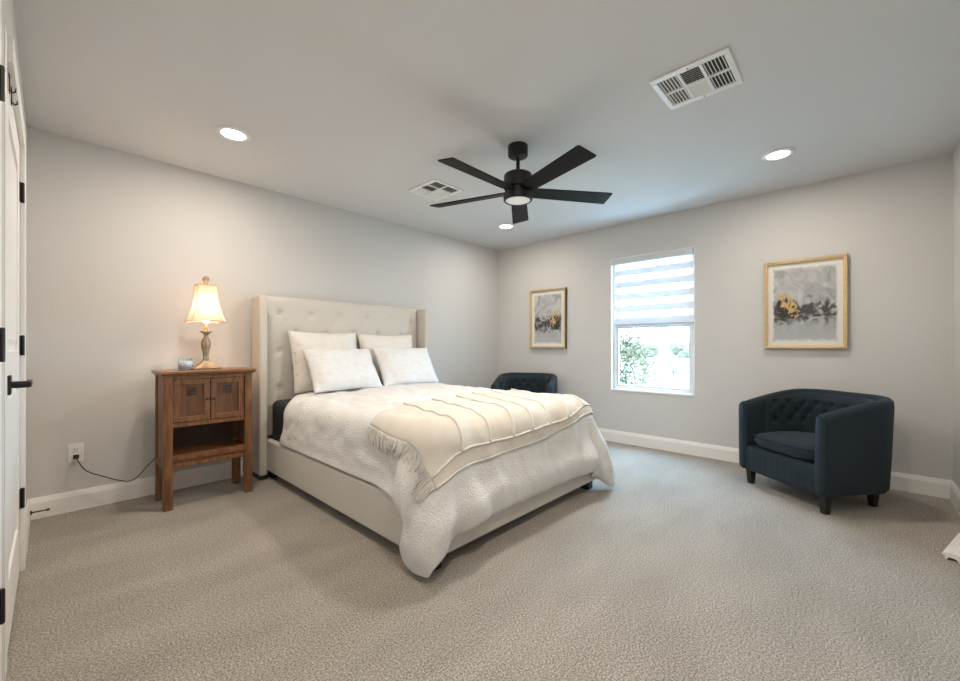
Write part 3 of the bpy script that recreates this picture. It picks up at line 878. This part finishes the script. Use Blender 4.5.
# close the panel at the back
fr_ = [(HX0, HZ0), (HX1, HZ0), (HX1, HZ1), (HX0, HZ1)]
lbox(b, HX0, HX1, YF + 0.036, HBK - 0.005, HZ0, HZ1)
hb = link('headboard', b, M['linen'], bed, smooth=False)
for f in hb.data.polygons: f.use_smooth = len(f.vertices) == 4 and f.area < 0.01
for x, z in btn:
    if z < 0.66: continue
    b = BM(); R = Matrix.Translation(bl_(x, YF + 0.019, z)) @ Matrix.Rotation(PI / 2, 4, 'X')
    lathe(b, [(0.012, -0.004), (0.013, 0.0), (0.010, 0.005), (0.002, 0.0075)], 16, mtx=R)
    link('button', b, M['linen'], hb, smooth=True)

MX0, MX1, MY0, MY1, MZ0, MZ1 = 1.262, 2.796, 1.532, 3.612, 0.242, 0.625
b = BM(); box(b, MX0, MX1, MY0, MY1, MZ0, MZ1)
mt = tag(link('mattress', b, M['mattress'], bevel=0.05, seg=4), 'dark mattress showing at the head end under the duvet', 'mattress')

# ---- duvet: cloth relaxed over the bed by position based dynamics
def box_push(P, lo, hi, r, t):
    c = (lo + hi) / 2; h = (hi - lo) / 2 - r
    d = P - c
    q = np.abs(d) - h
    qc = np.maximum(q, 0)
    L = np.sqrt((qc ** 2).sum(1))
    outside = L > 1e-9
    pen = (r + t) - L
    hit = outside & (pen > 0)
    nrm = np.zeros_like(P)
    nrm[outside] = (np.sign(d) * qc)[outside] / L[outside, None]
    P[hit] += nrm[hit] * pen[hit, None]
    ins = ~outside
    if ins.any():
        P[ins, 2] = hi[2] + t
    return hit | ins

def drape():
    na, nb = 110, 112
    px = np.linspace(0.972, 3.125, na); py = np.linspace(1.09, 3.47, nb)
    PX, PY = np.meshgrid(px, py, indexing='ij')
    RX = PX.copy(); RY = PY.copy()
    # sheet lies a touch askew and its foot corners are a little long
    wl = np.clip(1 - (RX - 0.972) / 0.55, 0, 1) ** 2 * np.clip(1 - (RY - 1.09) / 0.6, 0, 1) ** 2
    RX -= 0.09 * np.clip((1.95 - PY) / 0.55, 0, 1) ** 1.3 * np.clip(1 - (PX - 0.972) / 0.5, 0, 1)
    RY += 0.03 * wl
    rest = np.stack([RX, RY, np.zeros_like(RX)], -1)
    P = rest.copy(); P[..., 2] = 0.72
    P[..., 2] += 0.004 * np.sin(PX * 23) * np.cos(PY * 19)
    rest0 = np.stack([PX, PY, np.full_like(PX, MZ1 + 0.018)], -1)
    V = np.zeros_like(P)
    cons = []
    def add(sa, sb, k):
        l = np.sqrt(((rest[sa] - rest[sb]) ** 2).sum(-1))
        cons.append((sa, sb, l, k))
    def axis_cons(step, k):
        for ph in range(2 * step):
            if (ph // step) % 2: pass
        # disjoint colourings along each axis
        for off in range(2 * step):
            ia = np.array([i for i in range(na - step) if (i // step) % 2 == (off // step) and i % step == off % step])
            if len(ia): add((ia, slice(None)), (ia + step, slice(None)), k)
            ib = np.array([i for i in range(nb - step) if (i // step) % 2 == (off // step) and i % step == off % step])
            if len(ib): add((slice(None), ib), (slice(None), ib + step), k)
    axis_cons(1, 1.0)
    for oi in (0, 1):
        ia = np.arange(oi, na - 1, 2)
        for (d0, d1) in ((0, 1), (1, 0)):
            for oj in (0, 1):
                ib = np.arange(oj, nb - 1, 2)
                A = np.ix_(ia, ib + d0); Bq = np.ix_(ia + 1, ib + d1)
                add(A, Bq, 0.45)
    axis_cons(2, 0.35)
    axis_cons(5, 0.20)
    m0 = np.array([MX0, MY0, 0.0]); m1 = np.array([MX1, MY1, MZ1])
    f0 = np.array([RX0, RYF, 0.0]); f1 = np.array([RX1, 3.62, 0.312])
    dt = 1 / 60
    pin = (PX > MX0 + 0.07) & (PX < MX1 - 0.07) & (PY > MY0 + 0.07)
    PZ = MZ1 + 0.018
    P[pin, 2] = PZ
    for step in range(110):
        V[..., 2] -= 9.8 * dt
        V *= 0.965
        Q = P + V * dt
        for it in range(12):
            for sa, sb, l, k in cons:
                d = Q[sb] - Q[sa]
                L = np.sqrt((d ** 2).sum(-1)) + 1e-9
                corr = d * (0.5 * k * (L - l) / L)[..., None]
                Q[sa] += corr; Q[sb] -= corr
            Q[pin] = rest0[pin]
            F = Q.reshape(-1, 3)
            hit = box_push(F, m0, m1, 0.075, 0.016)
            hit |= box_push(F, f0, f1, 0.02, 0.020)
            low = F[:, 2] < 0.03
            F[low, 2] = 0.03
        Q = F.reshape(P.shape)
        V = (Q - P) / dt
        hm = (hit | low).reshape(P.shape[:2])
        V[hm] *= 0.25
        P = Q
    # hanging corners fold in against the bed instead of flaring out
    low_ = np.clip((0.50 - P[..., 2]) / 0.2, 0, 1)
    lim = RX0 - 0.035
    P[..., 0] = np.where(P[..., 0] < lim, P[..., 0] + (lim - P[..., 0]) * 0.85 * low_, P[..., 0])
    lim = RYF - 0.05
    P[..., 1] = np.where(P[..., 1] < lim, P[..., 1] + (lim - P[..., 1]) * 0.45 * low_, P[..., 1])
    lim = RX1 + 0.03
    P[..., 0] = np.where(P[..., 0] > lim, P[..., 0] + (lim - P[..., 0]) * 0.5 * low_, P[..., 0])
    # near the headboard the left edge is pulled back, baring the mattress side
    k_ = np.clip((1.44 - PX) / 0.18, 0, 1); k_ = k_ * k_ * (3 - 2 * k_)
    P[..., 1] -= 0.21 * k_ * np.clip((PY - 2.85) / 0.62, 0, 1)
    # soften, then puff up
    for _ in range(4):
        A = P.copy()
        A[1:-1, 1:-1] = 0.5 * P[1:-1, 1:-1] + 0.125 * (P[:-2, 1:-1] + P[2:, 1:-1] + P[1:-1, :-2] + P[1:-1, 2:])
        P = A
    return px, py, P
px_, py_, DP = drape()
def normals(P):
    du = np.gradient(P, axis=0); dv = np.gradient(P, axis=1)
    n = np.cross(du, dv); n /= np.linalg.norm(n, axis=-1, keepdims=True) + 1e-12
    return n
DN = normals(DP)
if DN[55, 56, 2] < 0: DN = -DN
na_, nb_ = DP.shape[:2]
puff = np.zeros((na_, nb_))
for i in range(na_):
    for j in range(nb_):
        u, v = px_[i], py_[j]
        w = 0.014 * noise.noise((u * 3.2, v * 3.2, 1.3)) + 0.012 * noise.noise((u * 7.5 + 3, v * 6.5, 4.1)) + 0.008 * noise.noise((u * 17, v * 15, 7.7))
        e = min(i, na_ - 1 - i, j, nb_ - 1 - j) / 5.0
        puff[i, j] = (0.030 + 0.020 * min(1, max(0, (u - 1.3) / 1.2)) + 0.012 * min(1, max(0, (v - 2.6) / 0.4))) * min(1, e) ** 0.5 + w * min(1, 0.3 + e)
puff = np.maximum(puff, 0.004)
TOPS = DP + DN * puff[..., None]
BOTS = DP - DN * 0.004
b = BM()
va = [[b.verts.new(TOPS[i, j]) for j in range(nb_)] for i in range(na_)]
vb = [[b.verts.new(BOTS[i, j]) for j in range(nb_)] for i in range(na_)]
for i in range(na_ - 1):
    for j in range(nb_ - 1):
        b.faces.new([va[i][j], va[i + 1][j], va[i + 1][j + 1], va[i][j + 1]])
        b.faces.new([vb[i][j], vb[i][j + 1], vb[i + 1][j + 1], vb[i + 1][j]])
for i in range(na_ - 1):
    b.faces.new([va[i][0], vb[i][0], vb[i + 1][0], va[i + 1][0]]); b.faces.new([va[i][-1], va[i + 1][-1], vb[i + 1][-1], vb[i][-1]])
for j in range(nb_ - 1):
    b.faces.new([va[0][j], va[0][j + 1], vb[0][j + 1], vb[0][j]]); b.faces.new([va[-1][j], vb[-1][j], vb[-1][j + 1], va[-1][j + 1]])
dv_ = link('duvet', b, M['duvet'], smooth=True)
ss = dv_.modifiers.new('sub', 'SUBSURF'); ss.levels = 1; ss.render_levels = 1
tag(dv_, 'fluffy white duvet draped over the bed, hanging to the carpet at one corner', 'duvet')

# ---- throw blanket laid over the foot of the duvet, following its surface
TN = normals(TOPS)
if TN[55, 56, 2] < 0: TN = -TN
def on_duvet(p, q, off):
    fi = np.clip((p - px_[0]) / (px_[1] - px_[0]), 0, na_ - 1.001); fj = np.clip((q - py_[0]) / (py_[1] - py_[0]), 0, nb_ - 1.001)
    i, j = int(fi), int(fj); a, c = fi - i, fj - j
    def bi(A): return (A[i, j] * (1 - a) * (1 - c) + A[i + 1, j] * a * (1 - c) + A[i, j + 1] * (1 - a) * c + A[i + 1, j + 1] * a * c)
    return Vector(bi(TOPS)) + Vector(bi(TN)).normalized() * off
FRONT = [(1.275, 1.376), (1.41, 1.39), (1.63, 1.393), (1.831, 1.40), (2.009, 1.407), (2.204, 1.427), (2.425, 1.458), (2.69, 1.503), (2.86, 1.54)]
SEAM = [(1.285, 1.42), (1.416, 1.469), (1.637, 1.469), (1.831, 1.469), (2.00, 1.479), (2.194, 1.486), (2.412, 1.493), (2.665, 1.535), (2.84, 1.575)]
BACK = [(1.262, 2.02), (1.601, 2.20), (1.877, 2.24), (2.139, 2.26), (2.311, 2.26), (2.50, 2.24), (2.68, 2.16), (2.80, 1.93), (2.96, 1.86)]
def curve2(P, a):
    x = a * (len(P) - 1); i = min(int(x), len(P) - 2); t = x - i
    p0 = Vector(P[max(i - 1, 0)]); p1 = Vector(P[i]); p2 = Vector(P[i + 1]); p3 = Vector(P[min(i + 2, len(P) - 1)])
    return 0.5 * ((2 * p1) + (p2 - p0) * t + (2 * p0 - 5 * p1 + 4 * p2 - p3) * t * t + (3 * p1 - p0 - 3 * p2 + p3) * t ** 3)
def plan(a, c):
    f = curve2(FRONT, a); l = curve2(SEAM, a); k = curve2(BACK, a)
    m = f * (1 - c / 0.1) + l * (c / 0.1) if c < 0.1 else l * (1 - (c - 0.1) / 0.9) + k * ((c - 0.1) / 0.9)
    if a < 0.125: m.x -= 0.03 * math.sin(PI * c) * (1 - a / 0.125)
    else: m.x += 0.030 * math.sin(PI * c)
    return m
def thr(a, c, off=0.008):
    m = plan(a, c)
    return on_duvet(m.x, m.y, off)
NA, NC = 120, 60
b = BM()
ups = [[thr(i / NA, j / NC, 0.010) for j in range(NC + 1)] for i in range(NA + 1)]
grid(b, ups)
thw = link('throw_blanket', b, M['throw'], smooth=True)
sd = thw.modifiers.new('solid', 'SOLIDIFY'); sd.thickness = 0.006; sd.offset = -1
tag(thw, 'cream throw blanket with tufted ribs and fringe across the foot of the bed', 'blanket')
def rib(pts, r):
    b = BM(); tube(b, pts, r, 8)
    for v in b.verts: v.co += Vector(noise.noise_vector(v.co * 90)) * 0.0022
    link('tufted_rib', b, M['throwrib'], thw, smooth=True)
for k in range(1, 8):
    rib([thr(k / 8, c, 0.012) for c in np.linspace(0.10, 0.995, 50)], 0.0095)
rib([thr(a, 0.10, 0.012) for a in np.linspace(0.01, 0.99, 110)], 0.0068)
rib([thr(a, 0.0, 0.009) for a in np.linspace(0.0, 0.99, 110)], 0.0055)
b = BM()
for k in range(72):
    c = (k + 0.5) / 72
    f = plan(0, c)
    L = 0.065 * random.uniform(0.75, 1.25); dy = random.uniform(-0.018, 0.018) - 0.015
    pts = [on_duvet(f.x - L * s, f.y + dy * s, 0.010 + 0.004 * math.sin(s * 7 + k)) for s in (0, 0.3, 0.6, 1.0)]
    tube(b, catmull(pts, 2), [0.0042] * 6 + [0.003], 6)
link('fringe', b, M['throwrib'], thw, smooth=True)['label'] = 'cream knotted fringe'

# ---- pillows
def pillow(name, loc, rx, rz, w, h, th, m, label, flange=False, seed=0, ry=0.0, buttons=()):
    t = thing(name, label, 'pillow', loc, 0)
    t.rotation_euler = (0, 0, rz)
    Rm = Matrix.Rotation(rx, 4, 'X') @ Matrix.Rotation(ry, 4, 'Y')
    N = 44
    b = BM()
    def pt(u, v, side):
        eu = 1 - abs(u) ** 2.6; ev = 1 - abs(v) ** 2.6
        d = max(0.0, eu) ** 0.55 * max(0.0, ev) ** 0.55
        # outline: sides pulled in a little between the corners
        x = u * w / 2 * (1 - 0.055 * (1 - v * v) ** 1.0 * abs(u) ** 2)
        z = v * h / 2 * (1 - 0.06 * (1 - u * u) * abs(v) ** 2)
        y = side * th / 2 * d
        wr = 0.012 * noise.noise((u * 2.2 + seed, v * 2.2, side * 3 + seed)) + 0.007 * noise.noise((u * 5 + seed, v * 6, side * 5))
        y += wr * min(1, d * 3)
        return Rm @ Vector((x, y, z + h / 2))
    for side in (-1, 1):
        grid(b, [[pt(-1 + 2 * i / N, -1 + 2 * j / N, side) for j in range(N + 1)] for i in range(N + 1)])
    bmesh.ops.remove_doubles(b, verts=b.verts[:], dist=1e-5)
    pc = link('pillow_case', b, m, t, smooth=True)
    if flange:
        b = BM()
        ring = [(-1, s) for s in np.linspace(-1, 1, 14)] + [(s, 1) for s in np.linspace(-1, 1, 14)[1:]] + [(1, s) for s in np.linspace(1, -1, 14)[1:]] + [(s, -1) for s in np.linspace(1, -1, 14)[1:]]
        tube(b, [pt(u, v, 1) for u, v in ring], 0.0045, 6)
        link('piping', b, m, pc, smooth=True)
    for v in buttons:
        b = BM(); c = pt(-0.955, v, -1)
        bmesh.ops.create_uvsphere(b, u_segments=12, v_segments=8, radius=0.011, matrix=Matrix.Translation(c) @ Matrix.Diagonal((1, 1, 1, 1)))
        link('button', b, m, pc, smooth=True)
    return t
ZT = 0.684
pillow('pillow', (1.712, 3.452, ZT), -0.235, 0.02, 0.64, 0.54, 0.17, M['sham'], 'left cream back pillow leaning on the headboard', True, 1, buttons=(-0.4, -0.05, 0.3))
pillow('pillow', (2.378, 3.462, ZT), -0.235, -0.02, 0.64, 0.53, 0.17, M['sham'], 'right cream back pillow leaning on the headboard', True, 2)
pillow('pillow', (1.775, 3.205, ZT + 0.014), -0.58, 0.03, 0.66, 0.43, 0.15, M['pillow'], 'left white front pillow propped on the duvet', False, 3, buttons=(0.35,))
pillow('pillow', (2.455, 3.222, ZT + 0.014), -0.56, -0.05, 0.66, 0.43, 0.15, M['pillow'], 'right white front pillow propped on the duvet', False, 4)

# ------------------------------------------------------------------ tub chairs
def tub_chair(loc, rz, label):
    t = thing('tub_chair', label, 'armchair', loc, rz, 'navy tub chairs')
    hw, fd, bd, rad, th = 0.348, -0.31, 0.31, 0.225, 0.062
    zb = 0.114
    # plan path of the outer shell, front right -> back -> front left
    path = []
    for y in np.linspace(fd, bd - rad, 14): path.append((hw, y, 1, 0))
    for a in np.linspace(0, PI / 2, 16)[1:]: path.append((hw - rad + rad * math.cos(a), bd - rad + rad * math.sin(a), math.cos(a), math.sin(a)))
    for x in np.linspace(hw - rad, -(hw - rad), 12)[1:]: path.append((x, bd, 0, 1))
    for a in np.linspace(PI / 2, PI, 16)[1:]: path.append((-(hw - rad) + rad * math.cos(a), bd - rad + rad * math.sin(a), math.cos(a), math.sin(a)))
    for y in np.linspace(bd - rad, fd, 14)[1:]: path.append((-hw, y, -1, 0))
    def top(y):
        s = min(1, max(0, (y - fd) / (bd - fd)))
        return 0.642 + 0.098 * math.sin(s * PI / 2)
    def section(x, y, nx_, ny_):
        h = top(y)
        pr = [(-0.035, zb), (-0.010, zb + 0.008), (0.0, zb + 0.03), (0.004, 0.35), (0.006, h - 0.06), (0.002, h - 0.022), (-0.016, h - 0.004), (-th * 0.5, h), (-th + 0.014, h - 0.004), (-th, h - 0.022), (-th - 0.002, h - 0.06), (-th - 0.010, 0.35), (-th - 0.010, zb + 0.03), (-0.035, zb)]
        fl_ = 0.030 * min(1, max(0, (y - fd) / 0.4))
        return [Vector((x + nx_ * (d + fl_ * (z - 0.2)), y + ny_ * (d + fl_ * (z - 0.2)), z)) for d, z in pr]
    b = BM()
    rows = []
    # rounded front ends of the arms
    x, y, nx_, ny_ = path[0]
    def endcap(sec, dirn):
        c = sum(sec, Vector()) / len(sec)
        out = []
        for s, k in ((0.86, 0.018), (0.96, 0.011), (1.0, 0.0)):
            out.append([Vector((c.x + (p.x - c.x) * s, p.y + dirn * -k, c.z + (p.z - c.z) * (1 - (1 - s) * 0.18))) for p in sec])
        return out
    s0 = section(*path[0]); s1 = section(*path[-1])
    rows += endcap(s0, 1)[:2]
    rows += [section(*p) for p in path]
    rows += endcap(s1, 1)[:2][::-1]
    vv = grid(b, rows)
    for e in (vv[0], vv[-1]): b.faces.new(e[:-1])
    bmesh.ops.remove_doubles(b, verts=b.verts[:], dist=1e-5)
    sh = link('shell', b, M['navy'], t, smooth=True)
    # piping seam round the top of each arm front
    for sec in (s0, s1):
        b = BM(); tube(b, [p + Vector((0, 0.001, 0)) for p in sec[2:12]], 0.0035, 6); link('seam_piping', b, M['navy'], sh, smooth=True)
    # tufted inner back
    ip = [(x - nx_ * (th + 0.012), y - ny_ * (th + 0.012), nx_, ny_, y) for x, y, nx_, ny_ in path[5:-5]]
    arc = [0]
    for p, q in zip(ip, ip[1:]): arc.append(arc[-1] + math.hypot(p[0] - q[0], p[1] - q[1]))
    tot = arc[-1]
    bt = []
    for r, (zz, n0) in enumerate(((0.635, 10), (0.568, 9), (0.501, 10))):
        for k in range(n0): bt.append((tot / 2 + (k - (n0 - 1) / 2) * 0.118, zz))
    BT = np.array(bt)
    dense = []
    for k in range(121):
        s = tot * k / 120
        i = max(0, min(len(arc) - 2, int(np.searchsorted(arc, s) - 1))); f = (s - arc[i]) / (arc[i + 1] - arc[i])
        dense.append([ip[i][c] * (1 - f) + ip[i + 1][c] * f for c in range(5)] + [s])
    b = BM(); rows = []
    def inner(d, zz):
        dd = np.sqrt((BT[:, 0] - d[5]) ** 2 + (BT[:, 1] - zz) ** 2)
        dep = 0.018 * float(np.exp(-(dd / 0.022) ** 1.3).sum())
        uu = (d[5] - BT[0, 0]) / 0.118; ww = (0.635 - zz) / 0.134
        a = abs(((uu + ww) + 0.5) % 1 - 0.5); c = abs(((uu - ww) + 0.5) % 1 - 0.5)
        if 0.47 < zz < 0.66: dep += 0.006 * (math.exp(-(a / 0.07) ** 2) + math.exp(-(c / 0.07) ** 2))
        hh = top(d[4])
        e = min(d[5], tot - d[5], hh - 0.02 - zz, zz - 0.33)
        bulge = 0.026 * min(1, max(0, e / 0.06)) ** 0.6
        wb_ = min(1, max(0, (d[4] + 0.05) / 0.22)); bulge *= 1 + 1.0 * wb_ * wb_ * (3 - 2 * wb_)
        off = bulge - dep * min(1, max(0, e / 0.03))
        return Vector((d[0] - d[2] * (off - 0.004), d[1] - d[3] * (off - 0.004), zz))
    for d in dense:
        hh = top(d[4]) - 0.022
        rows.append([inner(d, 0.34 + (hh - 0.34) * j / 44) for j in range(45)])
    grid(b, rows)
    pad = link('tufted_back', b, M['navy'], t, smooth=True)
    for s, zz in bt:
        k = int(round(s / tot * 120)); d = dense[k]
        c = inner(d, zz)
        b = BM(); bmesh.ops.create_uvsphere(b, u_segments=12, v_segments=8, radius=0.0105, matrix=Matrix.Translation(c))
        link('button', b, M['navy'], pad, smooth=True)
    # front apron, seat deck and cushion
    iw = hw - th - 0.006
    b = BM()
    rows = []
    for k in range(61):
        x = -iw - 0.02 + (2 * iw + 0.04) * k / 60
        pl_ = 0.0010 * math.sin(x * 120) 
        rows.append([Vector((x, fd - 0.004 + pl_ * 0.6, zb)), Vector((x, fd - 0.010 + pl_, zb + 0.03)), Vector((x, fd - 0.010 + pl_, 0.27)), Vector((x, fd - 0.004, 0.292)), Vector((x, fd + 0.02, 0.30)), Vector((x, fd + 0.05, 0.30)), Vector((x, fd + 0.05, zb)), Vector((x, fd - 0.004 + pl_ * 0.6, zb))])
    vv = grid(b, rows)
    for e in (vv[0], vv[-1]): b.faces.new(e[:-1])
    bmesh.ops.remove_doubles(b, verts=b.verts[:], dist=1e-6)
    link('front_apron', b, M['navy'], t, smooth=True)
    b = BM(); box(b, -iw, iw, fd + 0.052, bd - th - 0.02, zb + 0.004, 0.30)
    link('seat_deck', b, M['navy'], t)
    b = BM(); N = 28
    y0, y1 = fd - 0.020, bd - th - 0.075
    for side in (0, 1):
        rows = []
        for i in range(N + 1):
            row = []
            for j in range(N + 1):
                u, v = -1 + 2 * i / N, -1 + 2 * j / N
                # rounded rectangle plan (corners pulled in)
                k = max(abs(u), abs(v)); n8 = (abs(u) ** 5 + abs(v) ** 5) ** (1 / 5) or 1
                uu, vv_ = u * (k / n8 if n8 else 1), v * (k / n8 if n8 else 1)
                e = max(0.0, 1 - k ** 9) ** 0.5
                z = 0.361 + (1 if side else -1) * (0.054 * e) + (0.020 * (1 - u * u) * (1 - v * v) if side else 0)
                row.append(Vector((uu * (iw - 0.012), (y0 + y1) / 2 + vv_ * (y1 - y0) / 2, z)))
            rows.append(row)
        grid(b, rows)
    bmesh.ops.remove_doubles(b, verts=b.verts[:], dist=1e-5)
    cu = link('seat_cushion', b, M['navy'], t, smooth=True)
    b = BM()
    pts = []
    for k in range(81):
        a = 2 * PI * k / 80; c, s_ = math.cos(a), math.sin(a)
        m_ = (abs(c) ** 5 + abs(s_) ** 5) ** (1 / 5)
        pts.append((c / m_ * (iw - 0.016), (y0 + y1) / 2 + s_ / m_ * ((y1 - y0) / 2 - 0.002), 0.394))
    tube(b, pts, 0.0035, 6); link('cushion_piping', b, M['navy'], cu, smooth=True)
    for x in (-0.295, 0.295):
        for y in (fd + 0.045, bd - 0.13):
            q = 0.026; q2 = 0.018; xx = x if y < 0 else x * 0.78
            b = BM(); hexa(b, [(xx - q2, y - q2, 0), (xx + q2, y - q2, 0), (xx + q2, y + q2, 0), (xx - q2, y + q2, 0)], [(xx - q, y - q, zb + 0.003), (xx + q, y - q, zb + 0.003), (xx + q, y + q, zb + 0.003), (xx - q, y + q, zb + 0.003)])
            link('leg', b, M['blackwood'], t, bevel=0.003)
    return t
chair = tub_chair((3.803, 0.232, 0), math.radians(-128.5), 'navy tufted tub chair right of the window under the larger picture')
c2 = copy_tree(chair)
c2['label'] = 'navy tub chair in the far corner, mostly hidden behind the bed'
c2.location = (3.93, 2.945, 0); c2.rotation_euler = (0, 0, math.radians(-63))

# ------------------------------------------------------------------ framed pictures on the window wall
def picture(name, y0, y1, z0, z1, fwid, mat_w, artm, label, depth=0.045):
    """hung on the wall x = X1; y runs right to left in the photo"""
    cy, cz = (y0 + y1) / 2, z0
    t = thing(name, label, 'picture', (X1, cy, z0), 0)
    hw = (y1 - y0) / 2; h = z1 - z0
    b = BM()
    def ringp(ins, x): return [Vector((x, -hw + ins, ins)), Vector((x, hw - ins, ins)), Vector((x, hw - ins, h - ins)), Vector((x, -hw + ins, h - ins))]
    prof = [(0, -depth + 0.004), (0.004, -depth), (fwid * 0.35, -depth), (fwid * 0.5, -depth + 0.006), (fwid * 0.62, -depth + 0.003), (fwid * 0.85, -depth + 0.004), (fwid, -depth + 0.012), (fwid, -0.012)]
    rings = [[b.verts.new(p) for p in ringp(i, x)] for i, x in prof]
    for A, B in zip(rings, rings[1:]):
        for k in range(4):
            l = (k + 1) % 4; b.faces.new([A[k], A[l], B[l], B[k]])
    link('frame_moulding', b, M['gold'], t)['label'] = 'gold frame'
    b = BM()
    rings = [[b.verts.new(p) for p in ringp(i, x)] for i, x in ((0, -depth + 0.004), (0, -0.001), (fwid - 0.0005, -0.001), (fwid - 0.0005, -0.012))]
    for A, B in zip(rings, rings[1:]):
        for k in range(4):
            l = (k + 1) % 4; b.faces.new([A[k], A[l], B[l], B[k]])
    link('frame_side', b, M['goldside'], t)['label'] = 'dark brown frame edge'
    b = BM(); box(b, -0.016, -0.0122, -hw + fwid, hw - fwid, fwid, h - fwid)
    link('mat_board', b, M['matboard'], t)
    b = BM(); m = fwid + mat_w
    q = [Vector((-0.0185, hw - m, m)), Vector((-0.0185, -hw + m, m)), Vector((-0.0185, -hw + m, h - m)), Vector((-0.0185, hw - m, h - m))]
    qb = [p + Vector((0.0022, 0, 0)) for p in q]
    va_ = [b.verts.new(p) for p in q]; vb_ = [b.verts.new(p) for p in qb]
    f = b.faces.new(va_)
    uvl = b.loops.layers.uv.new('UVMap')
    for lp, uv in zip(f.loops, ((0, 0), (1, 0), (1, 1), (0, 1))): lp[uvl].uv = uv
    for k in range(4):
        l = (k + 1) % 4; b.faces.new([va_[k], vb_[k], vb_[l], va_[l]])
    link('art_print', b, artm, t)
    return t
picture('framed_picture', 0.075, 0.620, 1.058, 1.812, 0.026, 0.030, art_mat('wash_art_a', False, 2.3), 'larger looking gold framed grey abstract on the wall above the navy chair')
picture('framed_picture', 2.635, 3.175, 1.050, 1.806, 0.026, 0.030, art_mat('wash_art_b', True, 7.9), 'gold framed dark grey abstract left of the window above the corner chair')

# ------------------------------------------------------------------ moulded white board at the right edge
t0 = Vector((3.095, -0.340, 0)); dirn = Vector((0.36, -0.092, 0)).normalized()
b = BM()
prof = [(-0.050, 0.026), (-0.046, 0.036), (-0.008, 0.046), (-0.002, 0.040), (0.006, 0.044), (0.040, 0.028), (0.044, 0.014), (0.034, 0.0), (0.018, 0.0), (0.010, 0.014), (-0.02, 0.018), (-0.03, 0.0), (-0.036, 0.0), (-0.036, 0.022)]
side = Vector((-dirn.y, dirn.x, 0))
A = [b.verts.new(side * -u * 0.85 + Vector((0, 0, z * 0.85))) for u, z in prof]
B = [b.verts.new(dirn * 0.40 + side * -u * 0.85 + Vector((0, 0, z * 0.85))) for u, z in prof]
for i in range(len(prof)):
    j = (i + 1) % len(prof); b.faces.new([A[i], A[j], B[j], B[i]])
b.faces.new(A); b.faces.new(B[::-1])
tag(link('moulded_board', b, M['trim'], loc=t0), 'white moulded board end lying on the carpet at the right edge', 'board')
